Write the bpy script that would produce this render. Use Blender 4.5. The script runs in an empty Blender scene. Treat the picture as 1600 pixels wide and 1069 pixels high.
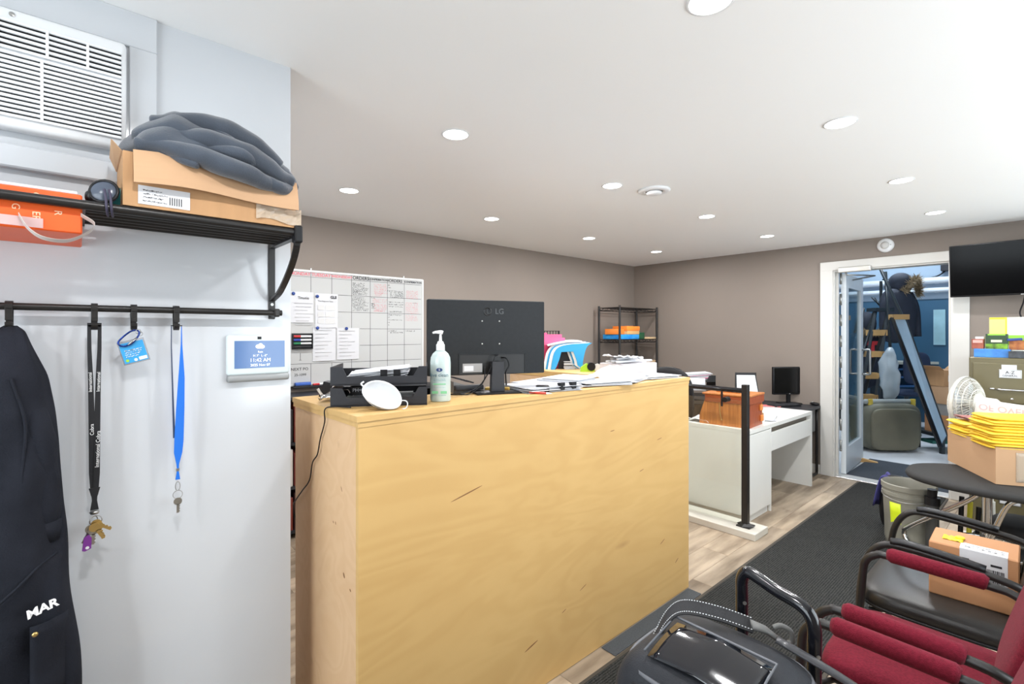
import bpy, bmesh, math, random
from mathutils import Vector as V, Matrix, noise
random.seed(11)
S = bpy.context.scene
COL = S.collection
PI = math.pi
# ---------------------------------------------------------------- camera, world, exposure
TH = math.radians(48.4)                       # heading of the view, measured from +Y towards -X
cd = bpy.data.cameras.new('camera'); cam = bpy.data.objects.new('camera', cd); COL.objects.link(cam)
cd.sensor_width = 36; cd.lens = 764/1600*36; cd.shift_y = -(534.5-520)/1600; cd.clip_start = .02
cam.location = (0, 0, 1.5); cam.rotation_euler = (PI/2, 0, TH); S.camera = cam
W = bpy.data.worlds.new('world'); S.world = W; W.use_nodes = True
W.node_tree.nodes['Background'].inputs[0].default_value = (.98, .99, 1, 1)
W.node_tree.nodes['Background'].inputs[1].default_value = 6.3
S.view_settings.view_transform = 'Standard'; S.view_settings.look = 'None'
S.view_settings.gamma = 1; S.view_settings.use_curve_mapping = False
S.view_settings.exposure = 0.43
S.cycles.use_denoising = True; S.cycles.max_bounces = 9; S.cycles.diffuse_bounces = 5
S.cycles.sample_clamp_indirect = 6
LAMP_W = 10.0
CEIL = 2.438
RX, RY = math.cos(TH), math.sin(TH)
def L(a, d, z):                                # a point from its sideways offset, distance and height seen from the doorway end of the aisle
    return V((RX*a-RY*d, RY*a+RX*d, z))
# ---------------------------------------------------------------- helpers
def lin(c):
    return tuple(((x/255)/12.92 if x/255 <= .04045 else ((x/255+.055)/1.055)**2.4) for x in c)
MATS = {}
def mat(name, rgb, rough=.5, metal=0, var=0, scale=6, bump=0, bscale=60, stretch=(1, 1, 1), rgb2=None, coat=0, trans=0, alpha=1, emit=0, sheen=0, objrand=0, spec=.5):
    if name in MATS: return MATS[name]
    m = bpy.data.materials.new(name); m.use_nodes = True; MATS[name] = m
    nt = m.node_tree; N = nt.nodes; K = nt.links; p = N['Principled BSDF']
    c = lin(rgb); p.inputs['Base Color'].default_value = (*c, 1)
    p.inputs['Roughness'].default_value = rough; p.inputs['Metallic'].default_value = metal
    p.inputs['Coat Weight'].default_value = coat; p.inputs['Transmission Weight'].default_value = trans
    p.inputs['Alpha'].default_value = alpha; p.inputs['Sheen Weight'].default_value = sheen; p.inputs['Specular IOR Level'].default_value = spec
    if emit:
        p.inputs['Emission Color'].default_value = (*c, 1); p.inputs['Emission Strength'].default_value = emit
    tc = N.new('ShaderNodeTexCoord'); mp = N.new('ShaderNodeMapping'); mp.inputs['Scale'].default_value = stretch
    K.new(tc.outputs['Object'], mp.inputs['Vector'])
    vec = mp.outputs[0]
    if objrand:
        oi = N.new('ShaderNodeObjectInfo'); ad = N.new('ShaderNodeVectorMath'); ad.operation = 'ADD'
        sc = N.new('ShaderNodeVectorMath'); sc.operation = 'SCALE'; sc.inputs[0].default_value = (37, 91, 53)
        K.new(oi.outputs['Random'], sc.inputs['Scale']); K.new(vec, ad.inputs[0]); K.new(sc.outputs[0], ad.inputs[1]); vec = ad.outputs[0]
    if var or rgb2:
        n = N.new('ShaderNodeTexNoise'); n.inputs['Scale'].default_value = scale; n.inputs['Detail'].default_value = 6
        K.new(vec, n.inputs['Vector'])
        r = N.new('ShaderNodeValToRGB'); r.color_ramp.elements[0].position = .32; r.color_ramp.elements[1].position = .68
        c2 = lin(rgb2) if rgb2 else tuple(x*(1-var) for x in c)
        r.color_ramp.elements[0].color = (*c2, 1); r.color_ramp.elements[1].color = (*c, 1)
        K.new(n.outputs['Fac'], r.inputs['Fac']); out = r.outputs[0]
        if objrand:
            h = N.new('ShaderNodeHueSaturation'); mr = N.new('ShaderNodeMapRange'); mr.inputs['To Min'].default_value = 1-objrand; mr.inputs['To Max'].default_value = 1+objrand
            K.new(oi.outputs['Random'], mr.inputs['Value']); K.new(mr.outputs[0], h.inputs['Value']); K.new(out, h.inputs['Color']); out = h.outputs[0]
        K.new(out, p.inputs['Base Color'])
    if bump:
        n2 = N.new('ShaderNodeTexNoise'); n2.inputs['Scale'].default_value = bscale; n2.inputs['Detail'].default_value = 4
        K.new(vec, n2.inputs['Vector'])
        b = N.new('ShaderNodeBump'); b.inputs['Strength'].default_value = bump; b.inputs['Distance'].default_value = .004
        K.new(n2.outputs['Fac'], b.inputs['Height']); K.new(b.outputs[0], p.inputs['Normal'])
    return m
def ply_mat(name, rgb, rgb2):
    m = mat(name, rgb, .5, var=.1, spec=.25)
    nt = m.node_tree; N = nt.nodes; K = nt.links; p = N['Principled BSDF']
    tc = N.new('ShaderNodeTexCoord'); mp = N.new('ShaderNodeMapping'); mp.inputs['Scale'].default_value = (2.2, .55, 2.2)
    K.new(tc.outputs['Object'], mp.inputs[0])
    n1 = N.new('ShaderNodeTexNoise'); n1.inputs['Scale'].default_value = 1.5; n1.inputs['Detail'].default_value = 3; n1.inputs['Distortion'].default_value = .6
    K.new(mp.outputs[0], n1.inputs['Vector'])
    wv = N.new('ShaderNodeMath'); wv.operation = 'MULTIPLY'; wv.inputs[1].default_value = 60
    sn = N.new('ShaderNodeMath'); sn.operation = 'SINE'
    K.new(n1.outputs['Fac'], wv.inputs[0]); K.new(wv.outputs[0], sn.inputs[0])
    mr = N.new('ShaderNodeMapRange'); mr.inputs['From Min'].default_value = -1; mr.inputs['To Min'].default_value = 0; mr.inputs['To Max'].default_value = .22
    K.new(sn.outputs[0], mr.inputs[0])
    mx = N.new('ShaderNodeMix'); mx.data_type = 'RGBA'; mx.inputs['A'].default_value = (*lin(rgb), 1); mx.inputs['B'].default_value = (*lin(rgb2), 1)
    K.new(mr.outputs[0], mx.inputs['Factor'])
    n3 = N.new('ShaderNodeTexNoise'); n3.inputs['Scale'].default_value = 2.2; n3.inputs['Detail'].default_value = 5; K.new(tc.outputs['Object'], n3.inputs['Vector'])
    rp = N.new('ShaderNodeValToRGB'); rp.color_ramp.elements[0].position = .3; rp.color_ramp.elements[1].position = .7
    rp.color_ramp.elements[0].color = (.93, .91, .89, 1); rp.color_ramp.elements[1].color = (1, 1, 1, 1)
    K.new(n3.outputs['Fac'], rp.inputs[0])
    mu = N.new('ShaderNodeMix'); mu.data_type = 'RGBA'; mu.blend_type = 'MULTIPLY'; mu.inputs['Factor'].default_value = 1
    K.new(mx.outputs['Result'], mu.inputs['A']); K.new(rp.outputs[0], mu.inputs['B'])
    # pin knots and dark streaks
    mp2 = N.new('ShaderNodeMapping'); mp2.inputs['Scale'].default_value = (7, 1.7, 6.3); mp2.inputs['Rotation'].default_value = (.25, 0, 0); K.new(tc.outputs['Object'], mp2.inputs[0])
    vo = N.new('ShaderNodeTexVoronoi'); vo.inputs['Scale'].default_value = .8; vo.inputs['Randomness'].default_value = 1; K.new(mp2.outputs[0], vo.inputs['Vector'])
    kr = N.new('ShaderNodeMapRange'); kr.inputs['From Min'].default_value = .0; kr.inputs['From Max'].default_value = .1; kr.inputs['To Min'].default_value = .4; kr.inputs['To Max'].default_value = 0
    K.new(vo.outputs['Distance'], kr.inputs[0])
    mk = N.new('ShaderNodeMix'); mk.data_type = 'RGBA'; mk.inputs['B'].default_value = (*lin((132, 92, 54)), 1)
    K.new(kr.outputs[0], mk.inputs['Factor']); K.new(mu.outputs['Result'], mk.inputs['A'])
    K.new(mk.outputs['Result'], p.inputs['Base Color'])
    return m
def glass_mat(name, rgb, fac=.12, rough=.03):
    if name in MATS: return MATS[name]
    m = bpy.data.materials.new(name); m.use_nodes = True; MATS[name] = m
    N = m.node_tree.nodes; K = m.node_tree.links; N.remove(N['Principled BSDF'])
    t = N.new('ShaderNodeBsdfTransparent'); t.inputs[0].default_value = (*lin(rgb), 1)
    g = N.new('ShaderNodeBsdfGlossy'); g.inputs['Roughness'].default_value = rough
    lw = N.new('ShaderNodeFresnel'); ge = N.new('ShaderNodeNewGeometry'); io = N.new('ShaderNodeMath'); io.operation = 'MULTIPLY_ADD'; io.inputs[1].default_value = 1/1.45-1.45; io.inputs[2].default_value = 1.45
    K.new(ge.outputs['Backfacing'], io.inputs[0]); K.new(io.outputs[0], lw.inputs[0])
    ad = N.new('ShaderNodeMath'); ad.operation = 'ADD'; ad.inputs[1].default_value = fac*.25; K.new(lw.outputs[0], ad.inputs[0])
    mx = N.new('ShaderNodeMixShader'); K.new(ad.outputs[0], mx.inputs[0]); K.new(t.outputs[0], mx.inputs[1]); K.new(g.outputs[0], mx.inputs[2])
    K.new(mx.outputs[0], N['Material Output'].inputs[0]); return m
def nb(): return bmesh.new()
def obj(name, b, m, parent=None, smooth=False, sub=0, loc=None, rz=0):
    me = bpy.data.meshes.new(name)
    if smooth:
        for f in b.faces: f.smooth = True
    bmesh.ops.recalc_face_normals(b, faces=b.faces[:])
    b.to_mesh(me); b.free()
    if smooth == 'auto': me.set_sharp_from_angle(angle=math.radians(38))
    if isinstance(m, (list, tuple)):
        for x in m: me.materials.append(x)
    else: me.materials.append(m)
    o = bpy.data.objects.new(name, me); COL.objects.link(o); o.parent = parent
    if loc is not None: o.location = loc
    o.rotation_euler.z = rz
    if sub:
        md = o.modifiers.new('s', 'SUBSURF'); md.levels = md.render_levels = sub
    return o
def tag(o, label, cat, group=None, kind=None):
    o['label'] = label
    if cat: o['category'] = cat
    if group: o['group'] = group
    if kind: o['kind'] = kind
    return o
def thing(name, label, cat, loc=(0, 0, 0), rz=0, group=None):
    o = bpy.data.objects.new(name, None); COL.objects.link(o); o.location = loc; o.rotation_euler.z = rz; o.empty_display_size = .05
    return tag(o, label, cat, group)
def struct(o, label=None):
    o['kind'] = 'structure'
    if label: o['label'] = label
    return o
def dup(root, loc, rz=None, label=None):
    r = root.copy(); COL.objects.link(r); r.location = loc
    if rz is not None: r.rotation_euler.z = rz
    if label: r['label'] = label
    for ch in list(root.children):
        c = ch.copy(); COL.objects.link(c); c.parent = r
        for g in list(ch.children):
            d = g.copy(); COL.objects.link(d); d.parent = c
    return r
def box(b, x0, x1, y0, y1, z0, z1, M=None, mi=0):
    vs = [V((x, y, z)) for z in (z0, z1) for y in (y0, y1) for x in (x0, x1)]
    if M is not None: vs = [M @ v for v in vs]
    v = [b.verts.new(q) for q in vs]
    for f in ((0, 2, 3, 1), (4, 5, 7, 6), (0, 1, 5, 4), (2, 6, 7, 3), (0, 4, 6, 2), (1, 3, 7, 5)):
        b.faces.new([v[i] for i in f]).material_index = mi
    return v
def merge(b, t, M=None):
    me = bpy.data.meshes.new('tmp'); t.to_mesh(me); t.free()
    if M is not None: me.transform(M)
    b.from_mesh(me); bpy.data.meshes.remove(me)
def rbox(b, x0, x1, y0, y1, z0, z1, r=.01, seg=2, M=None):
    t = nb(); box(t, x0, x1, y0, y1, z0, z1)
    bmesh.ops.bevel(t, geom=t.edges[:]+t.verts[:], offset=min(r, .49*min(abs(x1-x0), abs(y1-y0), abs(z1-z0))), segments=seg, affect='EDGES', profile=.5)
    merge(b, t, M)
def frame(d):
    d = d.normalized(); u = V((0, 0, 1)) if abs(d.z) < .9 else V((1, 0, 0))
    x = u.cross(d).normalized(); return x, d.cross(x)
def cyl(b, p0, p1, r0, r1=None, n=14, cap=True):
    p0, p1 = V(p0), V(p1); r1 = r0 if r1 is None else r1
    x, y = frame(p1-p0); A = []; B = []
    for i in range(n):
        a = 2*PI*i/n; q = x*math.cos(a)+y*math.sin(a); A.append(b.verts.new(p0+q*r0)); B.append(b.verts.new(p1+q*r1))
    for i in range(n): b.faces.new((A[i], A[(i+1) % n], B[(i+1) % n], B[i]))
    if cap: b.faces.new(A[::-1]); b.faces.new(B)
def crv(pts, n=6, closed=False):
    P = [V(p) for p in pts]; out = []; k = len(P)
    rng = range(k if closed else k-1)
    for i in rng:
        p1, p2 = P[i], P[(i+1) % k]
        p0 = P[i-1] if (i > 0 or closed) else p1*2-p2
        p3 = P[(i+2) % k] if (i+2 < k or closed) else p2*2-p1
        for j in range(n):
            t = j/n
            out.append(.5*((2*p1)+(p2-p0)*t+(2*p0-5*p1+4*p2-p3)*t*t+(3*p1-p0-3*p2+p3)*t**3))
    if not closed: out.append(P[-1])
    return out
def tube(b, pts, r, n=8, closed=False, flat=None):
    P = [V(p) for p in pts]; k = len(P); rings = []; px = None
    for i in range(k):
        d = (P[(i+1) % k]-P[i-1]) if (closed or 0 < i < k-1) else (P[1]-P[0] if i == 0 else P[-1]-P[-2])
        d.normalize()
        if px is None: x, y = frame(d)
        else:
            x = (px-d*px.dot(d))
            x = x.normalized() if x.length > 1e-6 else frame(d)[0]
            y = d.cross(x)
        px = x; rr = r[i] if isinstance(r, (list, tuple)) else r
        fy = flat or 1
        rings.append([b.verts.new(P[i]+x*math.cos(2*PI*j/n)*rr+y*math.sin(2*PI*j/n)*rr*fy) for j in range(n)])
    for i in range(k if closed else k-1):
        A, B = rings[i], rings[(i+1) % k]
        for j in range(n): b.faces.new((A[j], A[(j+1) % n], B[(j+1) % n], B[j]))
    if not closed: b.faces.new(rings[0][::-1]); b.faces.new(rings[-1])
def lathe(b, prof, n=24, M=None, caps=True):
    R = []
    for r, z in prof:
        R.append([b.verts.new((M or Matrix()) @ V((r*math.cos(2*PI*j/n), r*math.sin(2*PI*j/n), z))) for j in range(n)])
    for i in range(len(R)-1):
        for j in range(n): b.faces.new((R[i][j], R[i][(j+1) % n], R[i+1][(j+1) % n], R[i+1][j]))
    if caps: b.faces.new(R[0][::-1]); b.faces.new(R[-1])
def prism(b, pts, off, mi=0):
    A = [b.verts.new(V(p)) for p in pts]; B = [b.verts.new(V(p)+V(off)) for p in pts]; n = len(A)
    fs = [b.faces.new(A[::-1]), b.faces.new(B)]+[b.faces.new((A[i], A[(i+1) % n], B[(i+1) % n], B[i])) for i in range(n)]
    for f in fs: f.material_index = mi
def surf(b, f, nu, nv, thick=0):
    g = [[b.verts.new(V(f(i/nu, j/nv))) for j in range(nv+1)] for i in range(nu+1)]
    fs = [b.faces.new((g[i][j], g[i+1][j], g[i+1][j+1], g[i][j+1])) for i in range(nu) for j in range(nv)]
    b.normal_update()
    if thick: bmesh.ops.solidify(b, geom=fs, thickness=thick)
def sq(b, c, s, e=.6, e2=None, n=24, m=14, M=None, wob=0, ws=6, seed=0):       # superquadric cushion / lump
    e2 = e if e2 is None else e2
    f = lambda x, p: math.copysign(abs(x)**p, x)
    rings = []
    for i in range(m+1):
        ph = -PI/2+PI*i/m
        rings.append([V((f(math.cos(ph), e2)*f(math.cos(2*PI*j/n), e)*s[0], f(math.cos(ph), e2)*f(math.sin(2*PI*j/n), e)*s[1], f(math.sin(ph), e2)*s[2])) for j in range(n)])
    t = nb(); R = []
    for k, rg in enumerate(rings):
        if k in (0, m): R.append([t.verts.new(rg[0])]*n)
        else: R.append([t.verts.new(q) for q in rg])
    for i in range(m):
        for j in range(n):
            q = []
            for v in (R[i][j], R[i][(j+1) % n], R[i+1][(j+1) % n], R[i+1][j]):
                if v not in q: q.append(v)
            if len(q) > 2: t.faces.new(q)
    if wob:
        for v in t.verts:
            v.co += noise.noise_vector(v.co*ws+V((seed, seed*.7, 0)))*wob
    merge(b, t, (Matrix.Translation(V(c)) @ M) if M is not None else Matrix.Translation(V(c)))
def rot(ax, deg): return Matrix.Rotation(math.radians(deg), 4, ax)
def text(s, size, m, parent, o, xd, yd, name='lettering', th=.0004, align='CENTER', bold=0):
    cu = bpy.data.curves.new('t', 'FONT'); cu.body = s; cu.size = size; cu.align_x = align; cu.align_y = 'CENTER'; cu.extrude = th; cu.offset = bold
    cu.resolution_u = 3
    t = bpy.data.objects.new('t', cu); COL.objects.link(t)
    me = bpy.data.meshes.new_from_object(t); bpy.data.objects.remove(t); bpy.data.curves.remove(cu)
    x, y = V(xd).normalized(), V(yd).normalized(); z = x.cross(y)
    Mx = Matrix((x, y, z)).transposed().to_4x4(); Mx.translation = V(o); me.transform(Mx)
    me.materials.clear(); me.materials.append(m); me.name = name
    ob = bpy.data.objects.new(name, me); COL.objects.link(ob); ob.parent = parent; return ob
def scrib(b, o, xd, yd, w, h, dens=1., thick=.0022, nrm=None):       # one handwritten line of little strokes
    o, x, y = V(o), V(xd), V(yd); n = x.cross(y)*.0004; u = 0
    while u < w:
        L_ = random.uniform(.2, .9)*h; k = random.randint(2, 4); p = V((u, random.uniform(0, h)))
        for _ in range(k):
            q = V((p.x+random.uniform(-.3, .8)*L_, random.uniform(0, h))); d = q-p
            if d.length < 1e-5: continue
            s = V((-d.y, d.x)).normalized()*thick*.5
            cs = [o+x*c.x+y*c.y+n for c in (p-s, q-s, q+s, p+s)]
            b.faces.new([b.verts.new(c) for c in cs]); p = q
        u += L_*(1.1 if random.random() < .8 else 2.2)/dens
# ---------------------------------------------------------------- materials
TAUPE = mat('taupe wall paint', (132, 121, 112), .6, var=.04, scale=2, bump=.05, bscale=180)
CEILM = mat('ceiling paint', (246, 246, 245), .8, var=.01, scale=1)
WPANEL = mat('white gloss panel', (202, 205, 209), .1, var=.035, scale=3)
WPAINT = mat('white trim paint', (206, 204, 199), .4, var=.03, scale=4)
WPLAS = mat('white plastic', (232, 233, 234), .35)
DPLAS = mat('dark grey plastic', (48, 49, 53), .45, var=.1, scale=30, spec=.25)
BLK = mat('black plastic', (22, 22, 24), .4, spec=.3)
BMET = mat('black powder coated metal', (40, 38, 37), .38, metal=.3, var=.15, scale=20)
GLOSSBLK = mat('glossy black tube', (14, 15, 20), .2, coat=.3, spec=.4)
CHROME = mat('chrome', (205, 205, 205), .14, metal=1)
STEEL = mat('brushed steel', (170, 170, 168), .35, metal=1)
PAPER = mat('white paper', (208, 209, 212), .7, var=.03, scale=5)
PAPER2 = mat('greyish paper', (186, 188, 194), .7, var=.06, scale=9)
INK = mat('black ink', (30, 30, 34), .6)
REDINK = mat('red ink', (214, 110, 120), .6)
GREYINK = mat('grey print', (176, 176, 178), .7)
CARD = mat('corrugated cardboard', (180, 138, 96), .75, var=.1, scale=4, bump=.12, bscale=160, stretch=(1, 8, 1))
CARD2 = mat('pale cardboard', (188, 150, 114), .72, var=.08, scale=3)
CARD3 = mat('brown cardboard', (190, 138, 96), .75, var=.12, scale=4)
PLY = ply_mat('plywood face', (206, 170, 112), (184, 145, 86))
PLYE = ply_mat('plywood end', (214, 180, 142), (196, 155, 110))
MAROON = mat('maroon woven fabric', (116, 30, 46), .95, var=.32, scale=130, bump=.5, bscale=420, sheen=.05, spec=.1)
LEATHER = mat('black leatherette', (44, 42, 40), .36, var=.15, scale=14, bump=.12, bscale=220, spec=.4)
JACKET = mat('black cotton duck', (37, 39, 46), .95, var=.35, scale=7, bump=.35, bscale=300, spec=.1)
GLASS = glass_mat('clear glass', (245, 250, 247))
# ---------------------------------------------------------------- room shell
XW, XR, YF, YB = -4.03, .9, 5.89, -1.6      # whiteboard wall, right wall, door wall, wall behind the camera
XP, YP = -1.815, .563                         # white panelled block on the left
FLOORB = mat('floor underlay', (70, 62, 55), .9)
b = nb(); box(b, XW, XR, YB, YF+.16, -.08, -.006); floor = struct(obj('floor', b, FLOORB), 'weathered grey brown vinyl plank floor of the office')
PLK = mat('weathered oak vinyl plank', (182, 164, 142), .45, rgb2=(122, 106, 88), scale=2.6, stretch=(5, .8, 1), bump=.08, bscale=30, objrand=.2)
pw, pl = .181, 1.22
pm = None; r_i = 0; x = XW
while x < XR-.01:
    w = min(pw, XR-x)
    y = YB-(r_i*.47 % pl)
    while y < YF:
        y0, y1 = max(y, YB), min(y+pl, YF+.02)
        if y1-y0 > .03:
            full = pm and abs(y1-y0-pl) < 1e-4 and abs(w-pw) < 1e-4
            if full:
                o = bpy.data.objects.new('plank', pm); COL.objects.link(o); o.parent = floor
            else:
                b = nb(); rbox(b, -(w-.0012)/2, (w-.0012)/2, -(y1-y0-.0012)/2, (y1-y0-.0012)/2, -.006, 0, .0012, 1)
                o = obj('plank', b, PLK, floor)
                if abs(y1-y0-pl) < 1e-4 and abs(w-pw) < 1e-4: pm = o.data
            o.location = (x+w/2, (y0+y1)/2, 0)
        y += pl
    x += pw; r_i += 1
b = nb(); box(b, XW, XR, YB, YF+.14, CEIL, CEIL+.1); struct(obj('ceiling', b, CEILM), 'smooth white ceiling')
b = nb(); box(b, XW-.12, XW, YP-.1, YF+.14, 0, CEIL); struct(obj('wall_left', b, TAUPE), 'taupe wall carrying the whiteboard')
DL, DR, DH = -1.575, -.685, 2.134
b = nb(); box(b, XW, DL-.03, YF, YF+.14, 0, CEIL); box(b, DR+.03, XR, YF, YF+.14, 0, CEIL); box(b, DL-.03, DR+.03, YF, YF+.14, DH+.03, CEIL)
struct(obj('wall_back', b, TAUPE), 'taupe wall with the glazed door and television')
WZ0, WZ1 = .85, 2.15                           # window band, unseen, put in to brighten ceiling and counter
ADDED_WIN = [(1.0, 2.5), (2.65, 4.15), (4.3, 5.7)]
b = nb(); box(b, XR, XR+.12, YB, YF+.14, 0, WZ0); box(b, XR, XR+.12, YB, YF+.14, WZ1, CEIL)
ys = [YB]+[q for w_ in ADDED_WIN for q in w_]+[YF+.14]
for k in range(0, len(ys), 2): box(b, XR, XR+.12, ys[k], ys[k+1], WZ0, WZ1)
struct(obj('wall_right', b, TAUPE))
def portal(loc, rotv, sx, sy):
    l = bpy.data.lights.new('window_portal', 'AREA'); l.shape = 'RECTANGLE'; l.size = sx; l.size_y = sy; l.cycles.is_portal = True
    o = bpy.data.objects.new('window_portal', l); COL.objects.link(o); o.location = loc; o.rotation_euler = rotv
for k, (y0, y1) in enumerate(ADDED_WIN):
    b = nb(); box(b, XR+.05, XR+.06, y0, y1, WZ0, WZ1); wn = struct(obj(f'window_{k+2}', b, glass_mat('window glass', (240, 245, 248))))
    b = nb(); box(b, XR+.03, XR+.08, y0, y0+.04, WZ0, WZ1); box(b, XR+.03, XR+.08, y1-.04, y1, WZ0, WZ1); box(b, XR+.03, XR+.08, y0, y1, WZ0, WZ0+.04); box(b, XR+.03, XR+.08, y0, y1, WZ1-.04, WZ1); obj('window_frame', b, WPAINT, wn)
    portal((XR+.13, (y0+y1)/2, (WZ0+WZ1)/2), (0, PI/2, 0), WZ1-WZ0, y1-y0)
b = nb(); box(b, XW, XP, YB, YP, 0, CEIL)
wp = struct(obj('wall_front', b, WPANEL), 'glossy white panelled wall with coat rack')
# wall behind the camera plus, for fill light, a large unseen window
W0, W1 = XP+.25, .2
b = nb(); box(b, XP, XR, YB-.12, YB, 0, .5); box(b, XP, XR, YB-.12, YB, 2.25, CEIL); box(b, XP, W0, YB-.12, YB, .5, 2.25); box(b, W1, XR, YB-.12, YB, .5, 2.25)
struct(obj('wall_rear', b, TAUPE))
b = nb(); box(b, W0, W1, YB-.07, YB-.06, .5, 2.25); struct(obj('window_1', b, glass_mat('window glass', (240, 245, 248))))
portal(((W0+W1)/2, YB-.13, 1.375), (PI/2, 0, 0), W1-W0, 1.75)
def baseboard(n, x0, x1, y0, y1):
    b = nb(); rbox(b, x0, x1, y0, y1, 0, .1, .004, 1); struct(obj(n, b, WPAINT))
baseboard('baseboard_left', XW, XW+.014, YP, YF); baseboard('baseboard_back', XW, DL-.13, YF-.014, YF); baseboard('baseboard_back', DR+.14, XR, YF-.014, YF); baseboard('baseboard_right', XR-.014, XR, YB, YF)
# panel joint and trim boards round the air conditioner
b = nb(); rbox(b, XP, XP+.012, -.6, .178, 2.335, CEIL, .002, 1); struct(obj('trim_1', b, WPANEL), 'white trim board above the air conditioner')
b = nb(); rbox(b, XP, XP+.012, .112, .178, 1.86, 2.335, .002, 1); struct(obj('trim_2', b, WPANEL), 'white upright trim board beside the air conditioner')
b = nb(); rbox(b, XP, XP+.03, -.6, .112, 1.925, 1.985, .004, 1); struct(obj('trim_3', b, WPANEL), 'white ledge below the air conditioner')
# ---------------------------------------------------------------- door, frame, glazed leaf
b = nb()
rbox(b, DL-.13, DL-.012, YF-.02, YF, 0, DH+.105, .004, 1); rbox(b, DR+.012, DR+.14, YF-.02, YF, 0, DH+.105, .004, 1); rbox(b, DL-.13, DR+.14, YF-.021, YF, DH+.012, DH+.105, .004, 1)
d1 = struct(obj('door_1', b, WPAINT), 'white cased doorway with an open glazed metal door')
b = nb(); box(b, DL-.03, DL, YF-.005, YF+.15, 0, DH); box(b, DR, DR+.03, YF-.005, YF+.15, 0, DH); box(b, DL-.03, DR+.03, YF-.005, YF+.15, DH, DH+.03); box(b, DL, DL+.02, YF+.04, YF+.07, 0, DH)
obj('jamb', b, WPAINT, d1)
b = nb(); rbox(b, DL, DR, YF-.01, YF+.15, .001, .012, .004, 1); obj('threshold', b, mat('pale aluminium', (214, 214, 212), .3, metal=.4), d1)
DMET = mat('painted door metal', (212, 218, 222), .35, var=.05, scale=3)
T = Matrix.Translation(V((DL+.022, YF+.13, 0))) @ rot('Z', 3)
b = nb(); lw = .86; th = .045
for (y0, y1, z0, z1) in ((0, .12, .02, 2.12), (lw-.11, lw, .02, 2.12), (.12, lw-.11, .02, .29), (.12, lw-.11, 1.98, 2.12)):
    box(b, 0, th, y0, y1, z0, z1, T)
leaf = obj('door_leaf', b, DMET, d1)
b = nb(); box(b, .018, .027, .12, lw-.11, .29, 1.98, T); obj('glass_pane', b, glass_mat('door glass', (205, 222, 226), .5), leaf)
b = nb(); h = crv([(th, lw-.06, 1.02), (th+.07, lw-.06, 1.02), (th+.075, lw-.06, 1.06), (th+.075, lw-.06, 1.26), (th+.07, lw-.06, 1.3), (th, lw-.06, 1.3)], 4); tube(b, [T @ p for p in h], .012, 8); obj('pull_handle', b, STEEL, leaf, True)
b = nb()
for k in range(9): cyl(b, T @ V((-.002, -.001+.0, .25+k*.22)), T @ V((-.002, -.001, .37+k*.22)), .011, n=8)
obj('hinge', b, STEEL, leaf, True)
b = nb(); rbox(b, DL+.04, DL+.32, YF-.055, YF-.01, DH-.02, DH+.035, .008, 2); c_ = obj('door_closer', b, mat('aluminium', (190, 188, 182), .35, metal=.6), d1)
b = nb(); tube(b, [(DL+.1, YF-.03, DH-.02), (DL+.12, YF-.03, DH-.045), (DL+.3, YF+.2, DH-.05), (DL+.06, YF+.42, DH-.06)], .009, 6); obj('closer_arm', b, STEEL, c_, True)
# ---------------------------------------------------------------- back workshop beyond the door
CONC = mat('pale concrete floor', (206, 208, 210), .5, var=.12, scale=2)
BX0, BX1, BY1, BZ = -4.6, 1.6, 10.6, 3.7
b = nb(); box(b, BX0, BX1, YF+.16, BY1, -.08, 0); struct(obj('floor_workshop', b, CONC))
BLUEW = mat('blue painted wall', (40, 84, 112), .5, var=.08, scale=2)
PALEW = mat('pale upper wall', (160, 180, 198), .6, var=.05, scale=2)
b = nb(); box(b, BX0, BX1, BY1, BY1+.1, 0, 2.06); struct(obj('wall_workshop', b, BLUEW), 'blue painted lower wall of the workshop')
b = nb(); box(b, BX0, BX1, BY1, BY1+.1, 2.06, BZ); struct(obj('wall_workshop_upper', b, PALEW), 'pale upper wall of the workshop')
b = nb(); box(b, BX0-.1, BX0, YF+.14, BY1, 0, BZ); box(b, BX1, BX1+.1, YF+.14, BY1, 0, BZ); box(b, BX0, BX1, YF+.14, YF+.145, CEIL, BZ); struct(obj('wall_workshop_side', b, PALEW))
b = nb(); box(b, BX0, BX1, YF+.14, BY1, BZ, BZ+.1); struct(obj('ceiling_workshop', b, PALEW))
def workshop_lamp(label, x, y):
    t = thing('strip_light', label, 'light', (x, y, 3.55))
    b = nb(); rbox(b, -.6, .6, -.09, .09, 0, .06, .01, 1); obj('housing', b, WPLAS, t)
    b = nb(); rbox(b, -.58, .58, -.07, .07, -.02, 0, .008, 1); obj('diffuser', b, mat('cool lamp diffuser', (225, 238, 255), .5, emit=8), t)
    l = bpy.data.lights.new('strip', 'AREA'); l.shape = 'RECTANGLE'; l.size = 1.1; l.size_y = .12; l.energy = 42; l.color = (.8, .9, 1)
    o = bpy.data.objects.new('strip_lamp', l); COL.objects.link(o); o.parent = t; o.location = (0, 0, -.025)
workshop_lamp('long strip light on the workshop ceiling nearer the door', -1.7, 7.2); workshop_lamp('long strip light on the workshop ceiling farther from the door', -1.7, 9.3)
PIPE = mat('pale painted pipe', (206, 214, 222), .4)
for z, r, lab in ((2.36, .055, 'upper pale horizontal pipe on the workshop wall'), (2.2, .04, 'lower pale horizontal pipe on the workshop wall')):
    b = nb(); cyl(b, (BX0, BY1-.09, z), (BX1, BY1-.09, z), r)
    for k in range(5): box(b, -3.6+k*1.1, -3.55+k*1.1, BY1-.1, BY1, z-r, z+r)
    tag(obj('wall_pipe', b, PIPE, None, 'auto'), lab, 'pipe')
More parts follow.
